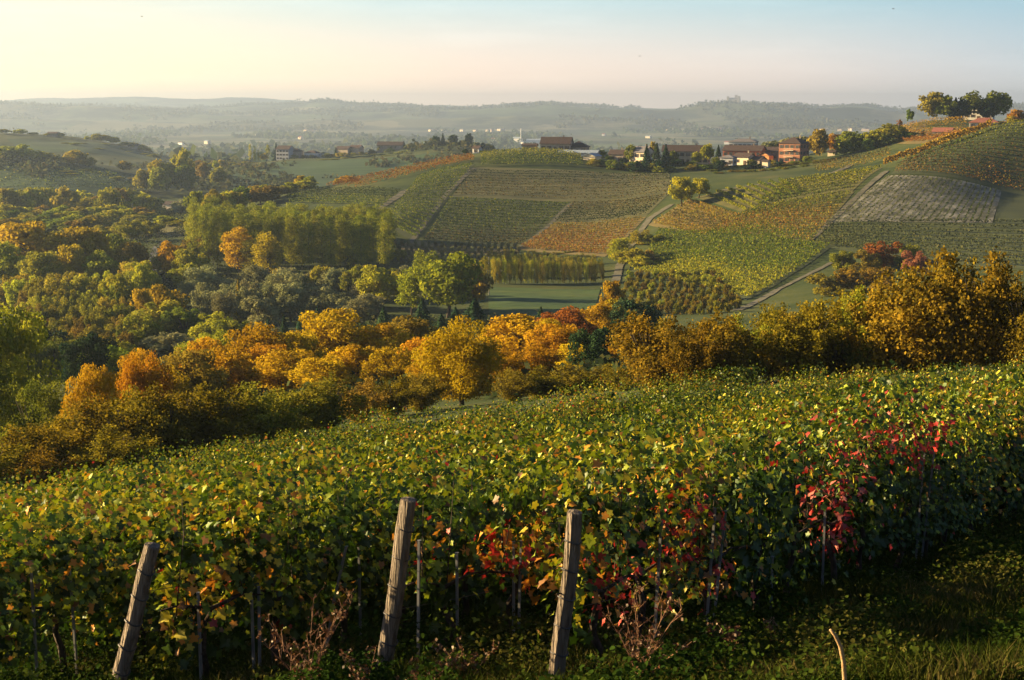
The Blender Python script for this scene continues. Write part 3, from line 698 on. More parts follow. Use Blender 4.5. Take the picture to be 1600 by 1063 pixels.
rows((1402, 203), (1513, 188), (1498, 215), (1400, 222), 8, ['gold', 'orange'], 'golden vine row under the trees of the hilltop villa', 'golden vine rows below the villa', h=1.9, dens=5)
rows((1268, 259), (1392, 233), (1390, 250), (1278, 271), 5, ['brown', 'straw'], 'brown vine row beside the brick house', 'brown vine rows beside the brick house', h=1.7)
rows((-20, 255), (150, 262), (225, 297), (-20, 305), 16, ['dark', 'green', 'dark'], 'faint vine row on the hazy field hill at the far left', 'faint vine rows of the left hill', h=2.2, dens=.7, size=1.0, ymin=820)
rows((1380, 259), (1548, 200), (1549, 202), (1381, 261), 1, ['gold'], 'single tall golden vine row along the crest of the right hill', None, h=3.0, dens=14, size=.7)

# ------------------------------------------------------------------ trees
def band(kind_, n, x0, x1, ytop, depth, wpx, mats, label, group, **kw):
    """n trees strung between columns x0..x1; ytop and depth may be pairs (left, right) with jitter"""
    for i in range(n):
        f = (i + random.uniform(.2, .8)) / n
        px = x0 + (x1 - x0) * f
        top = ytop[0] + (ytop[1] - ytop[0]) * f + random.uniform(-1, 1) * ytop[2]
        Y = depth[0] + (depth[1] - depth[0]) * f + random.uniform(-1, 1) * depth[2]
        tree(kind_, px, top, Y, wpx * random.uniform(.8, 1.25), random.choice(mats), label, group, **kw)
# hazel shrubs just below the near vineyard
for px, top, Y, w, mt in [(1022, 492, 82, 150, 'hazel'), (1085, 505, 76, 110, 'hazel'), (1128, 490, 78, 140, 'hazel'), (1200, 478, 86, 110, 'hazel'), (1255, 474, 79, 130, 'hazel'),
                          (1318, 452, 83, 150, 'hazel'), (1385, 440, 78, 140, 'hazel'), (1452, 400, 76, 190, 'hazel'), (1530, 396, 74, 150, 'hazel'), (1600, 442, 72, 130, 'hazel'), (1668, 430, 74, 150, 'hazel'), (1052, 500, 86, 110, 'hazel'), (1165, 494, 82, 100, 'hazelgreen'), (1232, 490, 80, 100, 'hazel'), (1290, 470, 81, 110, 'hazel'), (1350, 455, 80, 120, 'hazelgreen'), (1420, 422, 78, 130, 'hazel'), (1492, 405, 76, 130, 'hazel'), (1565, 425, 74, 120, 'hazel')]:
    tree('hazel', px, top, Y, w, mt, 'tall bronze leaved hazel shrub standing right behind the near vineyard on the right', 'tall bronze hazel shrubs on the right', sink=.1)
for px, top, Y, w, mt in [(-30, 690, 58, 170, 'hazel'), (45, 662, 61, 150, 'hazel'), (100, 650, 66, 140, 'hazel'), (150, 628, 64, 160, 'hazel'), (215, 612, 66, 140, 'hazel'), (270, 602, 67, 150, 'hazel'),
                          (335, 598, 68, 140, 'hazel'), (400, 600, 70, 130, 'hazelgreen'), (455, 606, 73, 130, 'hazelgreen'), (510, 590, 75, 130, 'hazelgreen'), (70, 700, 58, 120, 'hazel'), (180, 668, 60, 120, 'hazel')]:
    tree('hazel', px, top, Y, w, mt, 'bronze and green hazel shrub along the lower left edge of the near vineyard', 'hazel shrubs along the lower left edge', sink=.1)
for px, top, Y, w, mt in [(565, 592, 88, 100, 'brown'), (615, 588, 92, 100, 'hazel'), (655, 582, 96, 90, 'brown'), (800, 578, 96, 80, 'brown'), (845, 574, 98, 90, 'hazel'), (893, 570, 98, 90, 'brown'), (940, 570, 98, 90, 'hazel'), (975, 572, 92, 70, 'brown')]:
    tree('hazel', px, top, Y, w, mt, 'low brown shrub in the hedge between the near vineyard and the golden trees', 'low brown hedge shrubs', sink=.1)
# the golden wood
for kd, px, top, Y, w, mt, lb in [
    ('full', 722, 497, 104, 138, 'gold', 'largest golden orange tree, leaning over the near vineyard in the middle'),
    ('full', 395, 508, 150, 125, 'orange', 'bright orange tree left of the big golden dome tree'),
    ('full', 520, 486, 160, 135, 'gold', 'golden dome shaped tree with orange top left of centre'),
    ('full', 596, 508, 158, 110, 'gold', 'darker golden tree between the dome tree and the bare twigged trees'),
    ('open', 645, 496, 172, 95, 'brown', 'thin brownish orange tree behind the largest golden orange tree'),
    ('full', 812, 494, 152, 140, 'gold', 'broad golden tree right of the largest golden orange tree'),
    ('full', 868, 508, 146, 100, 'orange', 'orange brown tree between the golden tree and the dark round tree'),
    ('round', 882, 482, 190, 105, 'rust', 'red orange tree beside the meadow'),
    ('round', 935, 474, 205, 80, 'gold', 'small golden tree at the corner of the meadow'),
    ('round', 960, 470, 215, 60, 'yellow', 'yellow tree right of the red orange tree'),
    ('full', 965, 524, 142, 70, 'gold', 'low golden tree right of the dark round tree'),
    ('bush', 928, 512, 132, 80, 'dark', 'dark evergreen round tree among the golden trees'),
    ('bush', 992, 468, 190, 80, 'pine', 'blue green tree right of the golden trees'),
    ('round', 957, 440, 262, 42, 'orange', 'small round orange tree where the dirt road meets the meadow'),
    ('full', 148, 574, 86, 95, 'orange', 'sparse orange tree at the left end of the golden wood'),
    ('full', 232, 556, 96, 95, 'orange', 'sparse orange tree rising above the hazel shrubs on the left'),
    ('full', 300, 548, 125, 110, 'brown', 'dull golden brown tree at the left of the golden wood'),
    ('full', 325, 530, 140, 80, 'gold', 'dull golden tree beside the bright orange tree'),
    ('bush', 322, 520, 165, 110, 'olive', 'olive green tree with upright shoots behind the dull golden trees'),
    ('full', 8, 470, 104, 170, 'olive', 'large dark olive tree cut by the left edge of the view'),
    ('round', -50, 520, 92, 160, 'green', 'dark green tree at the far left edge'),
    ('bush', 60, 600, 96, 120, 'green', 'dark green shrub below the large olive tree'),
    ('full', 455, 545, 135, 120, 'gold', 'shaded golden tree in front of the dome tree'),
    ('full', 775, 545, 120, 120, 'orange', 'shaded orange tree right behind the largest golden orange tree')]:
    tree(kd, px, top, Y, w, mt, lb)
for i, (px, top, Y, w) in enumerate([(420, 497, 225, 24), (445, 492, 228, 30), (472, 484, 230, 38), (497, 478, 234, 34), (600, 480, 232, 46), (660, 466, 245, 50), (712, 480, 245, 50), (742, 466, 250, 66), (845, 480, 215, 40), (690, 490, 235, 40)]):
    tree('conifer', px, top, Y, w, 'pine', 'small blue green conifer in the line behind the golden wood', 'small conifers behind the golden wood')
for px, top, Y, w, mt in [(185, 585, 100, 80, 'gold'), (262, 572, 112, 90, 'gold'), (215, 548, 128, 80, 'gold'), (360, 545, 130, 100, 'gold'), (420, 540, 140, 90, 'orange'), (470, 520, 152, 90, 'gold'), (505, 560, 125, 110, 'gold'), (560, 540, 138, 100, 'gold'), (610, 545, 128, 90, 'gold'), (655, 530, 140, 80, 'orange'), (680, 545, 122, 80, 'gold'), (840, 545, 125, 90, 'orange'), (900, 535, 140, 70, 'gold'), (850, 500, 165, 80, 'gold')]:
    tree('full', px, top, Y, w, mt, 'rounded golden amber tree filling the belt of autumn trees', 'golden amber trees of the autumn belt')
# yellow green trees by the meadow
for kd, px, top, Y, w, mt, lb in [
    ('round', 700, 396, 335, 105, 'lime', 'biggest yellow green tree at the left of the meadow'),
    ('tall', 643, 418, 340, 55, 'lime', 'upright yellow green tree left of the biggest yellow green tree'),
    ('round', 592, 415, 352, 78, 'lime', 'round yellow green tree further left of the meadow'),
    ('round', 738, 414, 348, 62, 'brown', 'grey brown tree behind the biggest yellow green tree'),
    ('tall', 664, 392, 372, 45, 'olive', 'olive tree behind the upright yellow green tree'),
    ('poplar', 758, 402, 372, 24, 'lime', 'slim pale tree beside the pole at the meadow'),
    ('tall', 420, 364, 415, 52, 'yellow', 'tall yellow poplar in front of the plantation'),
    ('tall', 373, 356, 425, 56, 'gold', 'broad yellowish poplar at the left front of the plantation'),
    ('poplar', 392, 376, 420, 40, 'olive', 'olive poplar between the two yellow poplars'),
    ('conifer', 374, 437, 322, 28, 'yellow', 'small pointed yellow tree among the grey green willows'),
    ('round', 255, 445, 300, 70, 'yellow', 'bright yellow low tree above the willows on the left'),
    ('round', 225, 452, 292, 40, 'yellow', 'small bright yellow tree at the left of the willows'),
    ('round', 272, 384, 408, 50, 'orange', 'orange tree right of the road in the valley'),
    ('round', 296, 396, 402, 60, 'olive', 'olive tree beside the orange tree near the road'),
    ('round', 205, 385, 410, 55, 'brown', 'brownish tree left of the road in the valley'),
    ('round', 180, 372, 430, 60, 'brown', 'brown orange tree left of the brownish tree beside the road'),
    ('round', 292, 418, 385, 55, 'brown', 'dark brown tree below the orange tree near the road'),
    ('round', 198, 436, 325, 48, 'lime', 'round yellow green tree below the road'),
    ('round', 45, 354, 410, 110, 'yellow', 'large yellow green tree on the far left of the valley'),
    ('round', 132, 362, 415, 85, 'yellow', 'yellow tree left of the road, beside the large one'),
    ('round', 85, 368, 425, 75, 'olive', 'olive tree between the two large yellow trees on the left'),
    ('round', 110, 390, 395, 60, 'yellow', 'smaller yellow tree in front of the yellow trees on the left'),
    ('round', 5, 385, 395, 80, 'olive', 'olive tree at the left edge below the large yellow tree'),
    ('round', 65, 400, 385, 70, 'brown', 'brownish tree under the large yellow tree'),
    ('round', 160, 400, 392, 60, 'olive', 'olive tree near the left side of the road'),
    ('tall', 968, 372, 442, 42, 'lime', 'bright yellow green tree beside the dirt road, at the upper end'),
    ('round', 985, 388, 432, 55, 'lime', 'bright yellow green tree beside the dirt road, in the middle'),
    ('round', 1000, 400, 425, 42, 'lime', 'bright yellow green tree beside the dirt road, at the lower end'),
    ('round', 1012, 392, 432, 36, 'brown', 'brown orange tree touching the bright trees by the dirt road'),
    ('bush', 1000, 360, 470, 40, 'olive', 'dark hedge shrub at the bend of the dirt road'),
    ('bush', 1018, 366, 466, 40, 'green', 'dark green hedge shrub right of the bend of the dirt road'),
    ('round', 1066, 277, 512, 44, 'lime', 'round yellow green tree above the dirt road, below the village'),
    ('round', 1092, 279, 520, 38, 'lime', 'second yellow green tree above the dirt road, on the right'),
    ('bush', 1382, 378, 372, 62, 'rust', 'orange brown shrub on the slope behind the tall hazels'),
    ('bush', 1352, 392, 366, 50, 'brown', 'brown shrub left of the orange brown shrub'),
    ('bush', 1430, 393, 350, 44, 'red', 'pinkish red shrub behind the tall hazels'),
    ('bush', 1318, 392, 375, 42, 'green', 'dark green shrub at the end of the sloping track'),
    ('bush', 1415, 382, 372, 40, 'olive', 'olive shrub beside the orange brown shrub'),
    ('bush', 1290, 428, 330, 60, 'brown', 'low brown shrub right of the sloping track'),
    ('bush', 1335, 420, 330, 70, 'hazel', 'dry brown thicket below the orange brown shrub'),
    ('bush', 1375, 418, 325, 60, 'brown', 'brown thicket right of the dry brown thicket')]:
    tree(kd, px, top, Y, w, mt, lb)
# grey green willows
for i in range(34):
    px = random.uniform(300, 590); f = random.random()
    Y = 300 + 85 * f; top = 468 - 50 * f + random.uniform(-8, 8) + (8 if px > 480 else 0)
    tree('tall' if random.random() < .5 else 'bush', px, top, Y, random.uniform(38, 62), 'grey', 'grey green willow in the thicket left of the yellow green trees', 'grey green willows', name='willow_tree', cat='tree')
for px, top, Y, w in [(250, 472, 275, 90), (225, 495, 255, 60), (290, 480, 272, 70), (330, 490, 262, 70), (205, 515, 240, 60), (370, 500, 258, 60), (265, 520, 235, 80), (410, 510, 255, 60), (310, 540, 222, 70)]:
    tree('bush' if w < 75 else 'round', px, top, Y, w, random.choice(['grey', 'olive', 'green']), 'olive tree in the thicket behind the orange trees on the left', 'olive thicket trees', name='thicket_tree', cat='tree')
band('round', 16, 430, 640, (424, 420, 7), (385, 375, 8), 40, ['grey', 'olive', 'green'], 'dull green tree between the plantation and the willows', 'trees between plantation and willows')
# poplar plantation
for r_ in range(5):
    for c_ in range(19):
        px = 308 + c_ * 16.2 + (r_ % 2) * 8 + random.uniform(-3, 3)
        Y = 440 + r_ * 17 + random.uniform(-3, 3)
        tree('poplar', px, 334 - r_ * 4 + (px - 310) / 290 * 4 + random.uniform(-7, 8), Y, random.uniform(23, 29), 'poplar', 'tall green poplar of the dense plantation below the hill', 'poplars of the dense plantation', name='plantation_poplar')
# valley floor on the left
band('round', 12, 150, 345, (350, 340, 7), (540, 560, 25), 40, ['olive', 'lime', 'brown'], 'olive tree on the low ridge beside the road', 'trees on the low ridge')
band('round', 9, 250, 340, (405, 370, 8), (420, 470, 10), 42, ['olive', 'brown', 'green'], 'olive tree between the road and the plantation', 'trees between road and plantation')
band('round', 12, 185, 232, (395, 430, 8), (430, 345, 8), 40, ['olive', 'lime', 'brown', 'olive'], 'olive tree on the left side of the valley road', 'trees left of the valley road')
band('bush', 14, 10, 190, (440, 432, 8), (345, 340, 18), 48, ['olive', 'brown', 'hazelgreen'], 'olive shrub under the yellow trees on the left', 'shrubs under the yellow trees')
for r_ in range(6):
    for c_ in range(9):
        px = 40 + c_ * 19 + r_ * 4 + random.uniform(-4, 4); Y = 322 - r_ * 17 + random.uniform(-4, 4)
        tree('bush', px, tz(0) and 452 + r_ * 14 + random.uniform(-4, 4), Y, 34, random.choice(['hazelgreen', 'hazelgreen', 'brown', 'olive']), 'small olive brown shrub of the orchard on the left valley floor', 'orchard shrubs on the left valley floor', name='orchard_shrub')
band('bush', 12, 20, 190, (520, 540, 14), (215, 190, 22), 70, ['green', 'dark', 'olive'], 'dark green shrub in the shaded hollow on the left', 'shrubs in the shaded hollow')
band('bush', 9, 330, 640, (345, 392, 4), (500, 470, 8), 30, ['green', 'olive'], 'green tree at the back of the plantation', 'trees behind the plantation')
# scrub on the spur left of the vineyards
band('round', 16, 325, 480, (302, 284, 4), (560, 640, 18), 36, ['olive', 'green', 'brown', 'olive'], 'scrubby olive tree on the spur left of the orange vines', 'scrub trees on the spur')
for px, top, Y, w, mt, lb in [(308, 300, 600, 40, 'olive', 'olive tree at the left foot of the spur'), (470, 275, 645, 24, 'yellow', 'yellowish tree on the spur near the orange vines'), (482, 276, 640, 26, 'green', 'dark green tree on the spur near the orange vines'),
                              (527, 279, 636, 12, 'yellow', 'bright yellow small tree at the end of the orange vines'), (541, 275, 636, 22, 'orange', 'bright orange tree at the end of the orange vines'), (553, 279, 634, 16, 'rust', 'rusty small tree beside the bright orange tree')]:
    tree('round', px, top, Y, w, mt, lb)
# misty left valley and hills
band('round', 13, -10, 165, (338, 342, 6), (590, 575, 14), 44, ['olive', 'lime', 'brown', 'green'], 'olive tree behind the large yellow trees on the left', 'trees behind the large yellow trees')
band('round', 16, -10, 250, (326, 330, 7), (640, 640, 18), 46, ['olive', 'lime', 'brown', 'green'], 'olive tree on the flat ground of the left valley', 'flat ground trees in the left valley')
band('round', 16, -10, 240, (303, 302, 12), (740, 730, 30), 46, ['lime', 'olive', 'lime', 'brown'], 'hazy yellow green tree in the left valley', 'hazy trees in the left valley')
band('round', 12, 150, 330, (322, 318, 9), (760, 770, 30), 36, ['grey', 'olive', 'lime'], 'hazy grey green tree below the left hills', 'hazy trees below the left hills')
band('round', 10, -10, 230, (325, 320, 6), (650, 660, 16), 40, ['olive', 'brown', 'lime'], 'olive tree in the left valley in front of the hazy trees', 'front trees in the left valley')
for px, top, Y, w in [(10, 229, 1000, 50), (35, 226, 1000, 34), (58, 236, 1000, 40), (75, 239, 1005, 30), (118, 235, 1000, 40), (130, 242, 1000, 26), (142, 246, 1000, 20)]:
    tree('round', px, top, Y, w, 'olive', 'hazy dark tree on the crest of the left field hill', 'hazy trees on the left crest', name='hill_tree')
for px, top, Y, w, mt in [(288, 234, 930, 34, 'lime'), (278, 246, 930, 34, 'olive'), (242, 251, 930, 36, 'lime'), (262, 256, 930, 34, 'olive'), (225, 266, 920, 30, 'olive'), (252, 262, 915, 40, 'green'), (290, 260, 915, 36, 'green'), (318, 254, 1000, 24, 'brown'), (196, 252, 1000, 24, 'lime'), (340, 262, 960, 30, 'olive')]:
    tree('round', px, top, Y, w, mt, 'hazy green tree in the fold between the left hills', 'hazy trees in the fold of the hills', name='hill_tree')
for px, top, w in [(4, 202, 22), (32, 202, 22), (52, 207, 16), (76, 208, 16), (96, 208, 14), (136, 213, 10), (152, 209, 22), (165, 211, 24), (178, 214, 20), (196, 222, 18), (208, 223, 16), (222, 226, 18), (232, 231, 14)]:
    tree('round', px, top, 1440, w, random.choice(['olive', 'lime', 'olive']), 'faint tree on the second hazy hill crest at the left', 'faint trees on the second left crest', name='hill_tree')
for px, top, w, kd, mt, lb in [(391, 225, 6, 'poplar', 'olive', 'tall thin poplar at the left end of the hazy farm hill'), (398, 228, 6, 'poplar', 'green', 'second thin poplar on the hazy farm hill'), (404, 234, 4, 'poplar', 'green', 'shortest thin poplar on the hazy farm hill'), (419, 226, 8, 'poplar', 'olive', 'tall thin poplar nearest the hazy farm house'),
                               (432, 223, 12, 'conifer', 'dark', 'hazy pointed conifer beside the farm house on the far hill'), (525, 231, 11, 'conifer', 'dark', 'hazy pointed conifer left of the pink far house'), (521, 243, 13, 'round', 'yellow', 'small yellow tree before the pink far house'), (631, 221, 11, 'conifer', 'dark', 'hazy conifer beside the long far roof'),
                               (613, 235, 9, 'round', 'rust', 'small reddish tree before the long far roof'), (638, 241, 8, 'round', 'rust', 'small rusty tree below the hazy conifer'), (628, 245, 10, 'round', 'yellow', 'small yellow tree below the long far roof'), (690, 228, 10, 'round', 'yellow', 'small pale yellow tree under the wooded knob'), (412, 240, 12, 'round', 'yellow', 'low yellowish tree between the thin poplars'),
                               (546, 233, 12, 'round', 'green', 'hazy round tree between the far pink houses'), (594, 228, 9, 'round', 'green', 'hazy small tree left of the long far roof'), (680, 213, 15, 'round', 'dark', 'hazy round tree on the left of the wooded knob'), (692, 208, 10, 'conifer', 'dark', 'pointed conifer on the wooded knob'), (708, 211, 15, 'round', 'dark', 'hazy round tree in the middle of the wooded knob'), (733, 209, 13, 'round', 'dark', 'hazy tall tree on the right of the wooded knob')]:
    tree(kd, px, top, 1205, w, mt, lb, name='conifer_tree' if kd == 'conifer' else 'poplar_tree' if kd == 'poplar' else 'hill_tree', cat='tree')
band('bush', 16, 672, 765, (221, 226, 3), (1200, 1200, 12), 12, ['dark', 'green'], 'hazy shrub on the wooded knob', 'hazy shrubs on the wooded knob', name='hill_shrub')
band('bush', 26, 440, 660, (243, 232, 3), (1205, 1205, 12), 13, ['olive', 'green', 'dark', 'lime'], 'hazy shrub along the crest of the far farm hill', 'hazy shrubs on the far farm hill', name='hill_shrub')
band('bush', 18, 500, 650, (252, 246, 4), (1160, 1160, 15), 16, ['olive', 'dark'], 'hazy shrub on the slope of the far farm hill', 'hazy shrubs on the far slope', name='hill_shrub')
band('round', 14, 300, 400, (254, 254, 4), (1160, 1180, 25), 14, ['lime', 'olive', 'brown'], 'hazy low tree at the left end of the far farm hill', 'hazy low trees left of the farm hill', name='hill_tree')
band('round', 14, -10, 230, (262, 284, 5), (985, 960, 20), 26, ['olive', 'green', 'lime'], 'hazy tree dotted over the left field hill', 'hazy trees dotted over the left hill', name='hill_tree')
band('round', 12, 90, 300, (222, 254, 5), (1400, 1350, 30), 16, ['olive', 'green'], 'faint tree on the slope of the second left hill', 'faint trees on the second left slope', name='hill_tree')
# orchard and plantations on the valley floor
for r_ in range(6):
    for c_ in range(22):
        px = 772 + c_ * 8.4 - r_ * 1.2 + random.uniform(-1, 1); Y = 402 + r_ * 15
        if px > 948 - r_ * 4: continue
        tree('hedge', px, (405 - r_ * 2.6) + (px - 770) / 170 * 6 + random.uniform(-4, 4), Y, random.uniform(8, 11), random.choice(['olive', 'hazelgreen', 'olive']), 'slim olive green tree of the close planted orchard above the meadow', 'orchard trees above the meadow', name='orchard_tree', cat='tree')
for r_ in range(5):
    for c_ in range(19):
        px = 618 + c_ * 10.4 + (r_ % 2) * 5 + random.uniform(-.6, .6); Y = 462 + r_ * 9
        b = at_depth(px, Y); top = 531.5 - FPX * ((b.z + 2.1) / Y * CP + SP) / (CP - (b.z + 2.1) / Y * SP)
        tree('bush', px, top, Y, 6.4, 'grey', 'small grey green bush in the dotted rows at the foot of the hill', 'dotted bushes at the foot of the hill', name='small_bush')
for r_ in range(7):
    for c_ in range(15):
        px = 985 + c_ * 13 - r_ * 3 + random.uniform(-2.5, 2.5); Y = 402 - r_ * 11.5 + random.uniform(-2.5, 2.5) - (px - 985) * .14
        if px > 1160 - abs(r_ - 4) * 9 + random.uniform(-8, 8) or px < 972: continue
        b = at_depth(px, Y); hh = random.uniform(2.2, 3.3); top = 531.5 - FPX * ((b.z + hh) / Y * CP + SP) / (CP - (b.z + hh) / Y * SP)
        tree('bush', px, top, Y, random.uniform(11, 15), random.choice(['hazelgreen', 'hazel', 'olive', 'brown']), 'rounded olive brown bush of the hazel field below the green vine rows', 'bushes of the hazel field', name='hazel_bush')
# trees of the village and the right hill
for kd, px, top, Y, w, mt, lb in [
    ('round', 1278, 203, 640, 36, 'brown', 'tall brownish tree right of the brick house'),
    ('round', 1232, 216, 690, 40, 'grey', 'grey green tree behind the brick house, on the left'), ('round', 1250, 214, 690, 34, 'grey', 'grey green tree behind the brick house, on the right'), ('round', 1205, 221, 690, 36, 'grey', 'grey green tree behind the red farmhouse'),
    ('round', 1305, 210, 655, 34, 'orange', 'orange leaved tree on the slope right of the tall brownish tree'), ('round', 1328, 206, 645, 46, 'green', 'green tree clump left of the golden vines'), ('round', 1366, 204, 640, 36, 'olive', 'olive tree clump beside the golden vines'), ('round', 1390, 194, 645, 54, 'olive', 'largest olive tree below the golden vines'), ('round', 1412, 205, 640, 40, 'green', 'green tree at the right end of the clump below the golden vines'),
    ('round', 1459, 145, 725, 46, 'brown', 'bronze coloured tree at the left of the hilltop grove'), ('round', 1477, 150, 722, 38, 'green', 'green tree next to the bronze hilltop tree'), ('conifer', 1492, 153, 726, 28, 'dark', 'dark pointed conifer of the hilltop grove'), ('round', 1502, 158, 722, 38, 'dark', 'dark low tree in the middle of the hilltop grove'), ('tall', 1518, 143, 722, 42, 'green', 'tallest green tree of the hilltop grove'), ('round', 1556, 144, 722, 46, 'green', 'round green tree at the right of the hilltop villa'), ('round', 1543, 162, 718, 30, 'dark', 'dark tree in front of the hilltop villa'),
    ('round', 1590, 172, 690, 34, 'orange', 'orange tree at the right edge of the hill crest'), ('bush', 1578, 182, 668, 26, 'lime', 'yellowish shrub near the red roof'), ('open', 1421, 171, 722, 14, 'green', 'small thin tree at the left end of the hilltop'), ('bush', 1405, 187, 715, 11, 'rust', 'reddish shrub at the left end of the hilltop'), ('bush', 1562, 190, 668, 24, 'red', 'dark red shrub right of the red roof'),
    ('bush', 1515, 200, 650, 34, 'green', 'green shrub below the red roof'), ('poplar', 1443, 203, 640, 6, 'dark', 'thin dark cypress beside the golden vines'), ('bush', 1440, 216, 640, 26, 'green', 'green shrub beside the thin cypress'), ('bush', 1466, 214, 630, 34, 'grey', 'grey green shrub above the hidden red roof'), ('bush', 1495, 209, 632, 30, 'green', 'dark shrub right of the hidden red roof'),
    ('conifer', 1010, 226, 620, 22, 'dark', 'dark conifer before the long beige house, on the left'), ('conifer', 1026, 224, 618, 24, 'dark', 'tallest dark conifer before the long beige house'), ('conifer', 1040, 226, 620, 24, 'dark', 'dark conifer before the long beige house, on the right'), ('conifer', 1122, 227, 640, 18, 'dark', 'pointed dark conifer left of the red farmhouse'), ('round', 1104, 226, 645, 24, 'olive', 'olive tree right of the long beige house'),
    ('round', 985, 227, 640, 18, 'green', 'green tree left of the small brown house'), ('round', 1020, 222, 690, 14, 'olive', 'olive tree behind the dark conifers'), ('bush', 942, 235, 668, 18, 'green', 'dark shrub right of the greenhouse'), ('round', 728, 233, 672, 12, 'dark', 'dark tree beside the tiny white house on the crest'), ('bush', 757, 235, 672, 16, 'green', 'green shrub on the crest right of the tiny white house')]:
    tree(kd, px, top, Y, w, mt, lb)
band('bush', 22, 925, 1050, (252, 258, 4), (630, 612, 8), 20, ['green', 'dark', 'olive'], 'garden shrub below the village houses on the left', 'garden shrubs left in the village', name='garden_shrub')
band('bush', 30, 1070, 1300, (262, 256, 6), (615, 612, 10), 20, ['green', 'dark', 'olive', 'brown', 'hazelgreen'], 'garden shrub below the red and brick houses', 'garden shrubs below the red houses', name='garden_shrub')
band('bush', 12, 1110, 1260, (274, 270, 3), (592, 590, 5), 14, ['olive', 'lime', 'green', 'brown'], 'low garden bush on the edge above the bright vines', 'low bushes above the bright vines', name='garden_shrub')
band('bush', 10, 920, 990, (262, 262, 3), (625, 622, 6), 14, ['brown', 'olive'], 'brownish bush beneath the greenhouse', 'brownish bushes beneath the greenhouse', name='garden_shrub')
band('bush', 8, 1310, 1420, (222, 214, 3), (640, 640, 6), 22, ['green', 'olive'], 'green bush under the clump below the golden vines', 'bushes under the clump', name='garden_shrub')

for px, top, Y, w, mt in [(1052, 236, 640, 18, 'green'), (1088, 238, 640, 16, 'olive'), (1120, 246, 630, 18, 'green'), (1128, 250, 618, 16, 'dark'), (1174, 250, 618, 16, 'green'), (1208, 250, 622, 16, 'olive'), (1220, 252, 615, 14, 'dark'), (1262, 244, 622, 18, 'green'), (1280, 250, 618, 22, 'brown'), (1060, 250, 622, 22, 'dark'), (1080, 252, 620, 20, 'green'), (975, 246, 632, 14, 'dark'), (952, 244, 648, 14, 'green'), (1100, 258, 610, 24, 'green'), (1030, 250, 612, 20, 'dark')]:
    tree('round', px, top, Y, w, mt, 'dark garden tree standing among the village houses', 'garden trees among the village houses', name='garden_tree')
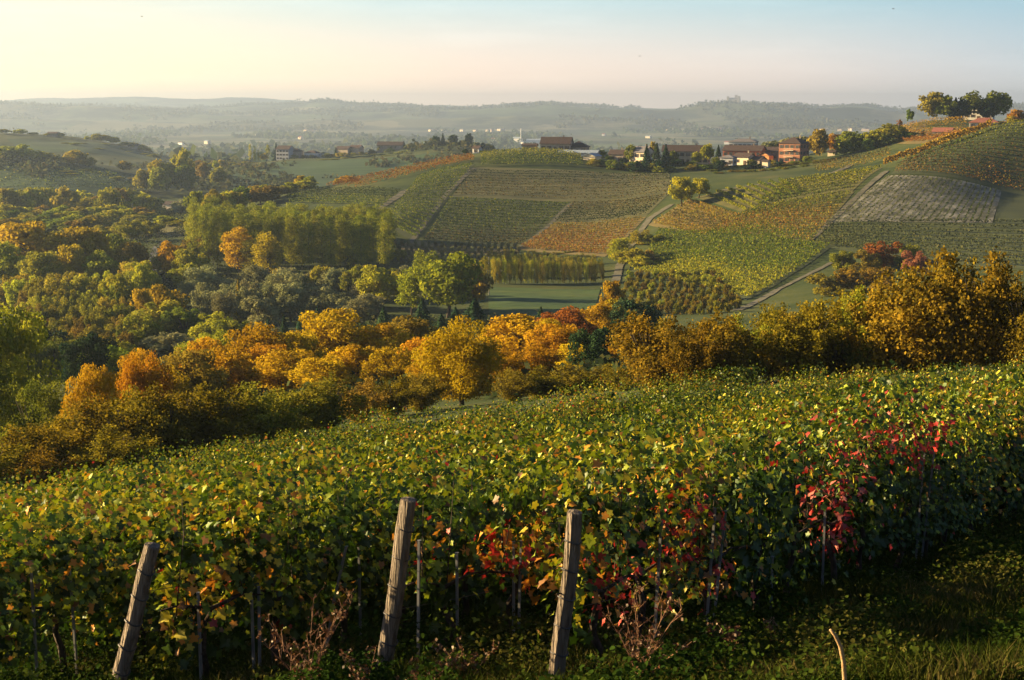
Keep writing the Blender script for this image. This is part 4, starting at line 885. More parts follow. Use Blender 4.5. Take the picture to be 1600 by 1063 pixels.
# ------------------------------------------------------------------ houses
def house(name, label, px, Y, w, d, h, rh, wall, roof, yaw=38, hip=False, win=(0, 0), side=0, dz=0.0, over=.5, chim=1, door=True, cat='house', balcony=False, pxb=None):
    b = at_depth(px, Y) if pxb is None else Vector(((px - 800) / FPX * CP * Y, Y, tz(pxb) * Y)); b.z += dz
    e = link(name, None, None, b, -R(yaw)); tag(e, label, cat)
    mb = MB(); mb.box((0, 0, h / 2 - 1), (w, d, h + 2), 0)
    if not hip:
        for s in (-1, 1): mb.poly([(s * w / 2, -d / 2 * s, h), (s * w / 2, d / 2 * s, h), (s * w / 2, 0, h + rh * d / (d + 2 * over))], 0)
    link('wall', mb.mesh('wall', [M['wall_' + wall]]), e)
    rb = MB(); W, D = w / 2 + over, d / 2 + over; rx = W - (D if hip else 0); rx = max(rx, .3); z0, z1, th = h + .02 - rh * over / D * .0, h + rh, .18
    for s in (-1, 1):
        lo = [(-W, s * D, z0), (W, s * D, z0)]; hi = [(rx, 0, z1), (-rx, 0, z1)]
        q = lo + hi if s < 0 else [lo[1], lo[0], hi[1], hi[0]]
        rb.poly([(x, y, z + th) for x, y, z in q]); rb.poly([q[0], q[1], (q[1][0], q[1][1], q[1][2] + th), (q[0][0], q[0][1], q[0][2] + th)])
        if hip: rb.poly([(s * W, -s * D, z0 + th), (s * W, s * D, z0 + th), (s * rx, 0, z1 + th)]); rb.poly([(s * W, -s * D, z0), (s * W, s * D, z0), (s * W, s * D, z0 + th), (s * W, -s * D, z0 + th)])
        else:
            rb.poly([(s * W, -s * D, z0), (s * rx, 0, z1), (s * rx, 0, z1 + th), (s * W, -s * D, z0 + th)]); rb.poly([(s * rx, 0, z1), (s * W, s * D, z0), (s * W, s * D, z0 + th), (s * rx, 0, z1 + th)])
    rb.poly([(-W, -D, z0), (-W, D, z0), (W, D, z0), (W, -D, z0)])
    ro = link('roof', rb.mesh('roof', [M['roof_' + roof]]), e)
    for i in range(chim):
        cb = MB(); cx = w * (.22 if i == 0 else -.25); cb.box((cx, d * .12, h + rh * .8 + .6), (.6, .6, 1.6)); cb.box((cx, d * .12, h + rh * .8 + 1.45), (.8, .8, .12)); link('chimney', cb.mesh('chimney', [M['wall_stone']]), ro)
    nc, nr = win
    if nc:
        fh = h / nr
        wm = MB(); wm.box((0, -.02, 0), (1.0, .1, 1.35), 0); wm.box((-.74, -.04, 0), (.44, .07, 1.4), 1); wm.box((.74, -.04, 0), (.44, .07, 1.4), 1); wme = wm.mesh('window', [M['glass'], M['shutter']])
        for r_ in range(nr):
            for c in range(nc):
                if door and r_ == 0 and c == nc // 2: continue
                link('window', wme, e, ((c + .5) / nc * w - w / 2, -d / 2 - .03, fh * (r_ + .55)))
        for r_ in range(nr):
            for c in range(side):
                link('window', wme, e, (w / 2 + .03, (c + .5) / side * d - d / 2, fh * (r_ + .55)), R(90))
        if door:
            db = MB(); db.box((0, -.02, 1.05), (1.3, .12, 2.1)); link('door', db.mesh('door', [M['shutter']]), e, ((nc // 2 + .5) / nc * w - w / 2, -d / 2 - .03, 0))
    if balcony:
        for r_ in (1, 2):
            bb = MB(); bb.box((0, -d / 2 - .6, h / 3 * r_ - .1), (w * .45, 1.2, .18)); bb.box((0, -d / 2 - 1.15, h / 3 * r_ + .9), (w * .45, .06, .06))
            for k in range(9): bb.box((-w * .22 + k * w * .055, -d / 2 - 1.15, h / 3 * r_ + .42), (.05, .05, .9))
            link('balcony', bb.mesh('balcony', [M['wall_cream']]), e)
    return e
house('farmhouse', 'long low farmhouse with two step brown roof on the vineyard crest', 870, 672, 14, 9, 3.2, 3.2, 'beige', 'brown', 12, False, (5, 1), 1, dz=.3)
house('farmhouse', 'lower brown roofed wing at the right end of the long farmhouse on the crest', 904, 674, 9, 9, 3.0, 2.5, 'beige', 'brown', 12, True, (3, 1), 1, dz=.2, chim=0)
house('barn', 'low dark shed left of the long farmhouse on the crest', 828, 676, 6.5, 5, 1.8, .9, 'stone', 'brown', 10, False, dz=.3, chim=0)
house('cottage', 'tiny white house on the left end of the vineyard crest', 746, 674, 3.4, 3.4, 2.2, 1.2, 'white', 'brown', 30, False, (1, 1), chim=0, door=False)
house('greenhouse', 'long pale blue grey greenhouse roof below the crest farmhouse', 905, 655, 18, 4.5, 1.0, 1.2, 'grey', 'sheet', 18, False, chim=0, cat='greenhouse')
house('barn', 'small pale gabled shed beside the greenhouse', 925, 640, 6.5, 6, 1.7, 1.3, 'cream', 'sheet', -62, False, chim=0)
house('cottage', 'small brown roofed house behind shrubs left of the pale house', 966, 650, 7, 6, 3.2, 2, 'stone', 'brown', 25, False, (2, 1), 1)
house('village_house', 'pale house with a grey roof behind the dark conifers', 1003, 640, 8, 8, 5.6, 2.6, 'cream', 'grey', 40, False, (3, 2), 2)
house('village_house', 'long beige house with a brown roof in the village', 1072, 652, 21, 9, 5.6, 2.8, 'beige', 'brown', 14, False, (8, 2), 2)
house('village_house', 'long red farmhouse with brown roof in the village', 1163, 655, 18, 9, 5.6, 2.4, 'red', 'brown', 26, False, (7, 2), 2)
house('barn', 'dark brown roofed barn joined right of the red farmhouse', 1198, 658, 12, 8, 4.6, 2.2, 'stone', 'brown', 26, False, (4, 1), chim=0)
house('cottage', 'little pale grey house with white windows below the red farmhouse', 1138, 622, 6, 5, 3.9, 1.1, 'grey', 'grey', 30, True, (3, 1), 1, chim=0)
house('cottage', 'small cream house in front of the red farmhouse', 1163, 634, 7.5, 6, 3.4, 1.8, 'cream', 'brown', 40, False, (2, 1), 1)
house('cottage', 'small red walled annexe beside the cream house', 1151, 636, 4, 4, 3, 1.2, 'red', 'brown', 40, False, chim=0)
house('barn', 'brown roofed shed right of the cream house', 1182, 632, 6.5, 6, 2.2, 1.6, 'stone', 'brown', 40, False, chim=0)
house('cottage', 'small orange gabled house left of the brick house', 1197, 642, 4, 5, 3.6, 1.4, 'orange', 'brown', -50, False, chim=0)
house('brick_house', 'three storey brick house with hipped brown roof and balconies', 1240, 632, 10, 10, 8.6, 2.6, 'brick', 'brown', 35, True, (4, 3), 3, balcony=True, chim=1)
house('cottage', 'tiny cream hut among the garden shrubs below the brick house', 1197, 606, 2.7, 2.5, 2.6, .7, 'cream', 'brown', 35, False, chim=0)
house('villa', 'pale villa with grey roof showing behind the red farmhouse', 1161, 740, 14, 8, 11.5, 1.6, 'white', 'grey', 18, True, (6, 3), 2)
house('villa', 'lower white wing left of the pale villa behind the red farmhouse', 1144, 742, 8, 7, 9.6, 1.2, 'white', 'grey', 18, True, (3, 3), 1, chim=0)
house('villa', 'white villa half hidden by the hilltop grove', 1530, 735, 14, 9, 8, 1.8, 'white', 'brown', 25, True, (5, 2), 2)
house('village_house', 'low house with a purplish red roof on the right hill crest', 1537, 668, 13, 8, 2.6, 2.2, 'cream', 'red', 20, True, (4, 1), 2)
house('cottage', 'red roof half hidden by shrubs under the golden vines', 1474, 640, 8, 7, 2.4, 1.8, 'stone', 'red', 30, False, chim=0, dz=-1.2)
house('cottage', 'small pale shed among shrubs beside the tall brownish tree', 1300, 650, 3.4, 2.6, 1.5, .7, 'cream', 'brown', 30, False, chim=0)
# the hazy farm hill
house('far_house', 'hazy three storey house beside the thin poplars on the farm hill', 446, 1200, 12, 10, 9, 3, 'grey', 'brown', 20, False, (4, 3), chim=0)
house('far_house', 'hazy wide roofed house on the farm hill', 459, 1205, 15, 9, 7, 2.4, 'stone', 'brown', 10, True, chim=0)
house('far_house', 'hazy white house with a low roof on the farm hill', 488, 1205, 11, 8, 5, 2, 'white', 'brown', 20, True, chim=0)
house('far_house', 'hazy low pale shed right of the white far house', 507, 1206, 11, 6, 3, .8, 'grey', 'sheet', 15, False, chim=0)
house('far_house', 'hazy pinkish house left on the farm hill crest', 538, 1206, 12, 8, 6.5, 2.4, 'beige', 'brown', 25, False, chim=0)
house('far_house', 'hazy pinkish house right of its twin on the farm hill crest', 557, 1206, 10, 8, 6.5, 2.4, 'beige', 'brown', 25, False, chim=0)
house('far_house', 'hazy long brown roof on the farm hill', 611, 1206, 22, 9, 5, 3, 'stone', 'brown', 12, False, chim=0)
house('far_house', 'hazy farm in the trees on the second left crest', 84, 1440, 11, 7, 3.4, 1.6, 'stone', 'brown', 15, False, chim=0)
house('far_house', 'hazy villa among trees on the slope of the second left hill', 210, 1440, 11, 7, 3.2, 1.8, 'beige', 'brown', 20, False, chim=0)
house('far_house', 'hazy pale farm in the hollow between the left hills', 272, 850, 12, 7, 4, 1.8, 'cream', 'brown', 20, False, chim=0)
house('far_house', 'hazy low shed right of the pale farm in the hollow', 290, 860, 12, 5, 2.6, .8, 'grey', 'grey', 20, False, chim=0)
# plain: works and scattered buildings; villages and castle on the far range
house('factory', 'long white works building on the hazy plain', 840, 3900, 60, 24, 9, 3, 'white', 'sheet', 12, False, chim=0, cat='factory')
house('factory', 'small white works building left on the hazy plain', 808, 3900, 24, 18, 12, 4, 'white', 'sheet', 30, False, chim=0, cat='factory')
chb = MB(); chb.tube([(0, 0, -2), (0, 0, 20), (0, 0, 40)], [1.5, 1.3, 1.1], 12); tag(link('factory_chimney', chb.mesh('factory_chimney', [M['wall_white']], True), None, at_depth(814, 3880)), 'pale factory chimney on the hazy plain', 'chimney')
g5 = np.random.default_rng(3)
for i in range(20):
    px = g5.uniform(200, 1180); Y = g5.uniform(3200, 5200)
    house('plain_house', 'tiny pale building scattered on the hazy plain', px, Y, g5.uniform(9, 22), g5.uniform(8, 12), g5.uniform(5, 8), 2.4, random.choice(['white', 'cream', 'grey', 'white']), random.choice(['red', 'brown', 'sheet']), random.uniform(20, 50), False, chim=0)['group'] = 'tiny buildings on the plain'
for px, row, n in [(1050, 178, 5), (1110, 178, 4), (1125, 186, 4), (1135, 184, 3), (1290, 172, 4), (1320, 178, 3), (1370, 178, 4), (770, 172, 6), (480, 188, 2), (690, 172, 4)]:
    for k in range(n):
        p = px + g5.normal() * 14; hp = hit(p, row + g5.normal() * 1.2, 5000)
        hp = hp if hp.y < 9500 else Vector((ux(p, -.002) * 8600, 8600, 0))
        zz = ter1(hp.x, hp.y)
        o = house('far_village_house', 'tiny pale house of a village on the far hills', p, hp.y, g5.uniform(12, 20), 11, g5.uniform(6, 10), 3, random.choice(['cream', 'beige', 'beige']), random.choice(['grey', 'brown']), random.uniform(20, 55), False, chim=0)
        o.location = (hp.x, hp.y, zz); o['group'] = 'village houses on the far hills'
cy = 8780; cb0 = at_depth(1147, cy)
ce = link('castle', None, None, cb0, -R(25), (.8, .8, .75)); tag(ce, 'hazy castle with towers crowning the far hill', 'castle')
mb = MB(); mb.box((0, 0, 10), (90, 50, 32)); mb.box((20, 0, 18), (40, 40, 36)); link('wall', mb.mesh('wall', [M['wall_stone']]), ce)
for x, y, hh in ((-42, -22, 44), (44, -22, 46), (10, 18, 56)):
    t = MB(); t.box((0, 0, hh / 2), (16, 16, hh)); t.box((0, 0, hh + 1.5), (19, 19, 3))
    for k in range(4): t.box((-7 + k * 4.6, -9, hh + 4), (2.4, 1, 3))
    link('tower', t.mesh('tower', [M['wall_stone']]), ce, (x, y, 0))
mb = MB(); mb.poly([(-45, -26, 26), (45, -26, 26), (40, 0, 38), (-40, 0, 38)]); mb.poly([(45, 26, 26), (-45, 26, 26), (-40, 0, 38), (40, 0, 38)]); mb.poly([(-45, 26, 26), (-45, -26, 26), (-40, 0, 38)]); mb.poly([(45, -26, 26), (45, 26, 26), (40, 0, 38)]); link('roof', mb.mesh('roof', [M['roof_brown']]), ce)
# ------------------------------------------------------------------ woods of the plain and the far range (one mass each)
def woods(name, n, sampler, size, label, k=7, q=.62):
    g = np.random.default_rng(len(name)); XY = sampler(g, n)
    z = terrain(XY[:, 0], XY[:, 1]); n = len(XY); s = size * (.5 + g.random(n))
    P = np.repeat(np.c_[XY, z + s * .3], k, 0) + g.normal(size=(n * k, 3)) * np.repeat(s, k)[:, None] * np.array([.34, .34, .26])
    nr = g.normal(size=(n * k, 3)) + np.array([0, 0, .6])
    o = link(name, leaf_mesh(name, P, nr, np.repeat(s, k) * q, T_QUAD, M['farwood'], g, rnd=g.random(n * k))); o['kind'] = 'stuff'; o['label'] = label; o['category'] = 'woods'
def s_far(g, n):
    Y = g.uniform(5600, 9300, n); X = Y * g.uniform(-.5, .5, n); m = fbm(X / 420, Y / 700, 4, 21) > .015; return np.c_[X, Y][m]
def s_ridge(g, n):
    Y = g.uniform(8650, 8850, n); X = Y * g.uniform(-.5, .5, n); m = fbm(X / 300, X * 0, 3, 44) > -.08; return np.c_[X, Y][m]
def s_plain(g, n):
    Y = g.uniform(1500, 5600, n); X = Y * g.uniform(-.5, .5, n); m = fbm(X / 260, Y / 420, 4, 61) > .05; return np.c_[X, Y][m]
woods('far_woods', 30000, s_far, 15, 'hazy woods covering the far hills', 3)
woods('ridge_woods', 3600, s_ridge, 13, 'hazy trees along the far skyline', 5)
woods('plain_woods', 22000, s_plain, 15, 'hazy woods and hedges of the plain', 4)
def s_hill(g, n):
    Y = np.exp(g.uniform(math.log(820), math.log(1500), n)); X = Y * g.uniform(-.45, .2, n); m = fbm(X / 70, Y / 110, 4, 71) > .03; return np.c_[X, Y][m]
woods('scrub', 7000, s_hill, 5, 'hazy scrub in the folds of the left hills', 9, .45)
def s_valley(g, n):
    Y = np.where(g.random(n) < .6, g.uniform(100, 330, n), g.uniform(330, 640, n)); X = Y * g.uniform(-.45, np.where(Y < 330, .08, -.2)); m = fbm(X / 14, Y / 20, 3, 81) > -.02; return np.c_[X, Y][m]
woods('undergrowth', 11000, s_valley, 1.9, 'dark undergrowth between the valley trees', 16, .24)
# poles and birds
for px, Y, hh in [(764, 378, 10.5), (208, 700, 11), (1403, 640, 8)]:
    pb = MB(); pb.tube([(0, 0, -.3), (0, 0, hh / 2), (0, 0, hh)], [.16, .14, .11], 8); pb.box((0, 0, hh - .5), (1.6, .1, .1)); 
    for x in (-.7, 0, .7): pb.box((x, 0, hh - .38), (.08, .08, .16))
    tag(link('utility_pole', pb.mesh('utility_pole', [M['stake']]), None, at_depth(px, Y)), {764: 'pale utility pole at the left end of the meadow', 208: 'hazy utility pole in the left valley', 1403: 'utility pole by the clump below the golden vines'}[px], 'pole')
M['bird'] = noise_mat('bird', stops((.03, .03, .03), (.06, .055, .05)), scale=10)
for px, py, rz, lb in [(1000, 88, .2, 'small dark bird gliding in the sky right of the middle'), (222, 26, 1.0, 'tiny dark bird in the sky at the upper left'), (1396, 14, .6, 'tiny dark bird in the sky at the upper right')]:
    Y = 230; t = tz(py); u = ux(px, t)
    bb = MB(); bb.tube([(0, -.16, 0), (0, -.05, .01), (0, .1, .01), (0, .24, .02)], [.02, .055, .05, .01], 7)
    for s in (-1, 1):
        for z in (0, .012): bb.poly([(s * .04, .08, .02 + z), (s * .22, .14, .07 + z), (s * .46, -.02, .04 + z), (s * .22, .0, .06 + z), (s * .04, -.08, .02 + z)])
    bb.poly([(-.05, -.28, .01), (.05, -.28, .01), (.02, -.12, .01), (-.02, -.12, .01)])
    tag(link('bird', bb.mesh('bird', [M['bird']]), None, (u * Y, Y, t * Y), rz), lb, 'bird')
# ------------------------------------------------------------------ the near vineyard
RD = np.array([.602, .799]); RN = np.array([-.799, .602])      # along a row / across to the next one
PROW = lambda k: 7.5 + 2.13 * k + .35 * max(0, k - 2)
def row_xy(k, s): return RN * PROW(k) + RD * s
def row_hit(px, k):
    """where this photo column crosses row k"""
    u = (px - 800) / FPX * (CP + .33 * SP)
    # RN*p + RD*s = (u y, y)
    p = PROW(k); s = (u * RN[1] * p - RN[0] * p) / (RD[0] - u * RD[1])
    return s
BND = np.array([(0, 38.), (1, 47.5), (7.5, 48.5), (14.5, 48.), (22, 45.), (25.6, 38.)])   # across-distance -> where rows end
VC = dict(green=(.020, .045, .003), mid=(.055, .095, .005), lime=(.18, .215, .008), yellow=(.34, .275, .014), orange=(.42, .17, .015), red=(.29, .02, .013), brown=(.17, .08, .025), dkred=(.2, .02, .018), pink=(.42, .12, .09))
def vine_cols(g, n, w):
    names = list(w); c = np.array([VC[q] for q in names]); p = np.array([w[q] for q in names], float)
    return c[g.choice(len(c), n, p=p / p.sum())] * (.7 + .6 * g.random((n, 1)))
# patches of coloured leaves: photo pixel, row, radius, mix
PATCH = [(1270, 765, 0, .62, dict(red=6, dkred=2, pink=2, brown=1)), (1300, 830, 0, .55, dict(red=4, dkred=3, pink=2)), (1345, 690, 0, .42, dict(red=4, dkred=3, pink=1, mid=1)), (1400, 655, 0, .42, dict(red=5, dkred=2, pink=1)), (1415, 690, 0, .35, dict(red=5, dkred=2)),
         (1060, 830, 0, .5, dict(red=3, brown=2, orange=2, mid=2)), (985, 990, 0, .42, dict(red=4, dkred=2, orange=2)), (960, 960, 0, .35, dict(red=4, orange=2)), (1120, 900, 0, .35, dict(orange=3, brown=3, red=2)), (940, 900, 0, .35, dict(red=3, orange=2, mid=2)),
         (690, 830, 1, .3, dict(red=4, orange=2, mid=2)), (830, 890, 1, .5, dict(red=3, orange=4, mid=1)), (770, 860, 1, .3, dict(orange=3, red=2)), (315, 930, 2, .26, dict(orange=3, red=2, yellow=2)), (850, 860, 1, .5, dict(yellow=3, orange=3, mid=2))]
def near_rows():
    for k in range(12):
        p = PROW(k); q = p - PROW(0)
        s1 = float(np.interp(q, BND[:, 0], BND[:, 1]))
        s0 = {0: 10.75, 1: 11.0, 2: 9.3}.get(k, 4.0)
        # start where the row enters the view, with a margin
        u_l = -.44
        s_in = (u_l * RN[1] * p - RN[0] * p) / (RD[0] - u_l * RD[1])
        s0 = max(s0, s_in)
        if s1 - s0 < 2: continue
        g = np.random.default_rng(40 + k)
        base = row_xy(k, s0); o0 = np.array([base[0], base[1], ter1(*base)])
        e = link('vine_row', None, None, o0); e.empty_display_size = .5
        name = ['nearest vine row, starting at the rightmost wooden post', 'second vine row, starting at the middle wooden post', 'third vine row, starting at the leftmost wooden post', 'fourth near vine row, just behind the leftmost wooden post']
        lb = name[k] if k < 4 else 'vine row of the near vineyard sloping down towards the hazel shrubs'
        tag(e, lb, 'vine row', 'rows of the near vineyard' if k >= 4 else None)
        L = s1 - s0
        # leaves: three levels of detail by distance
        dens = 900
        n = int(L * dens * 1.0)
        s = s0 + g.random(n) * L
        xy = row_xy(k, 0)[None] + np.outer(s, RD)
        dist = np.hypot(xy[:, 0], xy[:, 1])
        keep = g.random(n) < np.interp(dist, [15, 25, 40, 60], [1.0, 1.0, .95, .9])
        if k <= 2: keep &= ~((vnoise(s / 1.1, np.full(n, k * 5.3), 91) < .22) & (g.random(n) < .75))
        s, xy, dist = s[keep], xy[keep], dist[keep]; n = len(s)
        # height and breadth of the hedge
        top = 2.1 + .7 * (vnoise(s / 1.5, np.full(n, k * 2.7), 15) - .45) + .22 * vnoise(s / .3, np.full(n, k * 4.7), 19) + .3 * (g.random(n) ** 8)
        low = .22 + .6 * vnoise(s / .8, np.full(n, k * 3.7), 25)
        top = top + .3 * fbm(s / 4.5, np.full(n, k * 6.1), 2, 55)
        if k == 0: top = top + .34 * sstep(13.5, 20, s)
        if k == 0: low = low * np.interp(s, [12, 14], [1, .6])
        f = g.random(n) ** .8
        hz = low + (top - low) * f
        hang = g.random(n) < .05; hz = np.where(hang, hz * .55, hz)
        wid = .15 + .15 * f ** 1.5
        inner = (g.random(n) < .34) & (f > .08) & (f < .6); lat = np.where(inner, g.normal(size=n) * .05, g.normal(size=n) * wid); sg = np.sign(lat + 1e-6)  # inner leaves: core added to keep sun from passing through the row
        # shoots hanging out in clumps
        cl = vnoise(s / .35, hz / .35 + k * 9, 33); cb = vnoise(s / .62 + 7, hz / .55 + k * 3, 37); cc_ = vnoise(s / 1.7, np.full(n, k * 8.3), 47); lat = lat * (.25 + .8 * cl + 1.0 * cb + .9 * cc_)
        open_ = ((cl < .38) | (cb < .3)) & (g.random(n) < .8) & ~inner
        XY = xy + np.outer(lat, RN)
        P = np.c_[XY, terrain(XY[:, 0], XY[:, 1]) + hz]
        nr = np.c_[np.outer(sg * .9, RN), .4 + .5 * f] + g.normal(size=(n, 3)) * .5
        # colours
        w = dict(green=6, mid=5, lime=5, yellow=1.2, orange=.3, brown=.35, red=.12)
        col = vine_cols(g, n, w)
        m = (f > .66) & (g.random(n) < .55); col[m] = vine_cols(g, m.sum(), dict(lime=5, mid=4, yellow=1.6, green=1))  # yellowed tops, with the brightness of sunlit crests put into the leaf colour
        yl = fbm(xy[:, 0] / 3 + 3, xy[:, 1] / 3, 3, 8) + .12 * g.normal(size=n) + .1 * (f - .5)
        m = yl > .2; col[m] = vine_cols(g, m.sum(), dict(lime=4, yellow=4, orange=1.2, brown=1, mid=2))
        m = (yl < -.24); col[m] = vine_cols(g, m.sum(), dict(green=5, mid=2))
        spot = vnoise(xy[:, 0] / .55, xy[:, 1] / .55 + hz / .5, 99); m = (spot > .955) & (g.random(n) < .8); col[m] = vine_cols(g, m.sum(), dict(red=4, orange=3, dkred=2, brown=2))
        for (px, py, kk, rad, mix) in PATCH:
            if kk != k: continue
            sp = row_hit(px, k); c = row_xy(k, sp); zc = tz(py) * c[1]
            d = np.sqrt((s - sp) ** 2 + (P[:, 2] - zc) ** 2) + .12 * g.normal(size=n); m = (d < rad) & (g.random(n) < .92)
            col[m] = vine_cols(g, m.sum(), mix)
        size = np.interp(dist, [16, 24, 34, 50], [.074, .068, .06, .056]) * (.65 + .7 * g.random(n)) * np.where(inner, 1.4, 1)
        P = P - o0
        kp = ~open_; P, nr, size, dist, col = P[kp], nr[kp], size[kp], dist[kp], col[kp]
        # large dark leaves added inside the row to block sun coming through
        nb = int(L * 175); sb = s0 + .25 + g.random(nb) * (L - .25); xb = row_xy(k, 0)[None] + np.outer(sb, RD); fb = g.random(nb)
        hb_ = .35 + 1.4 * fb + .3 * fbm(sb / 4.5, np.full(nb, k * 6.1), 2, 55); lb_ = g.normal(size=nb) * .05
        keepb = (vnoise(sb / .9, np.full(nb, k * 5.3), 91) > .2) | (fb > .45)
        for (px, py, kk, rad, mix) in PATCH:
            if kk == k: keepb &= np.hypot(sb - row_hit(px, k), (terrain(xb[:, 0], xb[:, 1]) + hb_) - tz(py) * row_xy(k, row_hit(px, k))[1]) > rad + .12
        sb, xb, hb_, lb_ = sb[keepb], xb[keepb], hb_[keepb], lb_[keepb]; nb = len(sb); XB = xb + np.outer(lb_, RN)
        PB = np.c_[XB, terrain(XB[:, 0], XB[:, 1]) + hb_] - o0
        NB_ = np.c_[np.outer(np.sign(lb_), RN), .25 + 0 * lb_] + g.normal(size=(nb, 3)) * .35
        P = np.vstack([P, PB]); nr = np.vstack([nr, NB_]); size = np.r_[size, .125 * (.8 + .4 * g.random(nb))]; dist = np.r_[dist, np.hypot(xb[:, 0], xb[:, 1])]
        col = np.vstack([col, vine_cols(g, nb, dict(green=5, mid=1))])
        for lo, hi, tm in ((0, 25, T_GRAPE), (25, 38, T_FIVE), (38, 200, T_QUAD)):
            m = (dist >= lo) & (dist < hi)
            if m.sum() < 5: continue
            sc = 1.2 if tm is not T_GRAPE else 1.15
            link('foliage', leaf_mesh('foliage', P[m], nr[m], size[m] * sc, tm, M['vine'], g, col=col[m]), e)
        # trunks, canes and wires
        if k <= 5:
            ss = np.arange(s0 + .5, min(s1, s0 + (16 if k < 3 else 10)), 1.15)
            for j, sv in enumerate(ss):
                sv += g.normal() * .12; b = row_xy(k, sv); zb = ter1(*b); mb = MB()
                w_ = g.normal(size=(5, 2)) * .05
                pts = [Vector((b[0] + w_[i, 0], b[1] + w_[i, 1], zb - .05 + i * .24)) - Vector(o0) for i in range(5)]
                mb.tube(pts, [.055, .042, .045, .036, .032], 7)
                tip = pts[-1]
                for sd in (-1, 1):
                    pp = [tip] + [tip + Vector((*(RD * sd * t_), 0)) + Vector((g.normal() * .03, g.normal() * .03, .1 * math.sin(t_ * 3) + t_ * (ter1(*(b + RD * sd)) - zb))) for t_ in (.2, .45, .75)]
                    mb.tube(pp, [.028, .02, .014, .008], 5)
                for c_ in range(3 if k < 3 else 0):
                    a0 = tip + Vector((*(RD * g.uniform(-.5, .5)), .05)); dx = g.normal(size=2) * .14
                    mb.tube([a0, a0 + Vector((dx[0] * .5, dx[1] * .5, .5)), a0 + Vector((dx[0] * 1.2, dx[1] * 1.2, 1.0 + .3 * g.random()))], [.008, .006, .003], 4)
                link('vine_trunk', mb.mesh('vine_trunk', [M['vinewood']], True), e)
            for hh in (.75, 1.2, 1.65):
                sv = np.linspace(s0 - (.2 if k < 3 else 0), min(s1, s0 + 24), 26)
                pts = [Vector((*row_xy(k, a), ter1(*row_xy(k, a)) + hh)) - Vector(o0) for a in sv]
                mb = MB(); mb.tube(pts,   .004, 4); link('wire', mb.mesh('wire', [M['wire']]), e)
near_rows()
# end posts of the rows
def end_post(label, base_px, base_row, top_px, top_row, Y, rad, g):
    B = Vector((ux(base_px, tz(base_row)) * Y, Y, tz(base_row) * Y)); Yt = Y - .12
    T = Vector((ux(top_px, tz(top_row)) * Yt, Yt, tz(top_row) * Yt))
    gz = ter1(B.x, B.y)
    d = (T - B).normalized(); B = B + d * ((gz - .25 - B.z) / d.z)
    L = (T - B).length; e = link('wooden_post', None, None, B); tag(e, label, 'post')
    mb = MB(); n = 22; k = 16; ph = g.random(6) * 6.28
    x = d.cross(Vector((0, 1, 0))).normalized(); y = d.cross(x).normalized(); rings = []
    for i in range(n + 1):
        t = i / n; c = d * (L * t) + x * (.018 * math.sin(3.1 * t + ph[0]) + .008 * math.sin(9 * t + ph[1])) + y * (.012 * math.sin(4 * t + ph[2]))
        ring = []
        for j in range(k):
            a = 2 * math.pi * j / k; r = rad * (1.06 - .12 * t) * (1 + .05 * math.sin(3 * a + ph[3]) + .03 * math.sin(7 * a + ph[4] + t * 2) + .025 * math.sin(17 * t + 2 * a))
            ring.append(c + x * (r * math.cos(a)) + y * (r * math.sin(a)))
        rings.append(ring)
    for i in range(n):
        for j in range(k):
            j2 = (j + 1) % k; mb.poly([rings[i][j], rings[i][j2], rings[i + 1][j2], rings[i + 1][j]])
    topc = d * (L + .012)
    for j in range(k): mb.poly([rings[-1][j], rings[-1][(j + 1) % k], topc + (rings[-1][(j + 1) % k] - d * L) * .0])
    me = mb.mesh('post_body', [M['post']], True); me_o = link('post_body', me, e)
    for hf in (.16, .3, .44, .58, .72, .86):
        c = d * (L * hf) + x * (.018 * math.sin(3.1 * hf + ph[0]))
        wb = MB(); kk = 20; r = rad * (1.06 - .12 * hf) * 1.055
        pts = [c + d * (.01 * math.sin(a_ * 2)) + x * (r * math.cos(a_)) + y * (r * math.sin(a_)) for a_ in [2 * math.pi * j / kk for j in range(kk + 1)]]
        wb.tube(pts, .0085, 5, cap=False); link('wire_tie', wb.mesh('wire_tie', [M['wire']]), e)
g7 = np.random.default_rng(70)
end_post('rightmost wooden post, leaning, its top hidden by yellow green vine leaves', 866, 1085, 897, 800, 13.0, .078, g7)
end_post('middle wooden post, thick and weathered with dark wire ties', 602, 1062, 637, 780, 14.2, .088, g7)
end_post('leftmost wooden post, leaning, in front of dark vines', 186, 1075, 236, 852, 14.2, .085, g7)
# stakes
STK = [(1010, 0, 1.5, .05), (1092, 0, 1.55, .06), (1102, 0, 1.5, .1), (1195, 0, .75, 0), (1275, 0, 1.2, .0), (1420, 0, 1.75, .04), (1428, 0, 1.8, .09), (640, 1, 1.5, .02), (703, 1, 1.3, .0), (792, 1, 1.3, .0), (799, 1, 1.3, .03), (866, 1, 1.5, -.02), (298, 2, 1.1, .0), (382, 2, 1.0, .0), (391, 2, 1.05, .02), (490, 2, 1.35, .25), (552, 2, 1.3, .0), (104, 3, 1.4, -.02), (40, 3, 1.6, .0)]
for i, (px, k, h, ln) in enumerate(STK):
    s = row_hit(px, k); b = row_xy(k, s); b = b - RN * .1; mb = MB()
    mb.tube([(0, 0, -.2), (ln * h * .5, 0, h * .5), (ln * h, 0, h)], [.02, .019, .018], 4)
    mb.poly([(ln * h - .02, -.02, h + .001), (ln * h + .02, -.02, h + .001), (ln * h + .02, .02, h + .001), (ln * h - .02, .02, h + .001)])
    tag(link('vine_stake', mb.mesh('vine_stake', [M['stake']]), None, (b[0], b[1], ter1(*b)), .4), 'thin grey stake standing in a vine row behind the wooden posts' if k else 'thin grey stake in the nearest vine row right of the wooden posts', 'stake', 'grey stakes of the rear rows' if k else 'grey stakes of the nearest row')
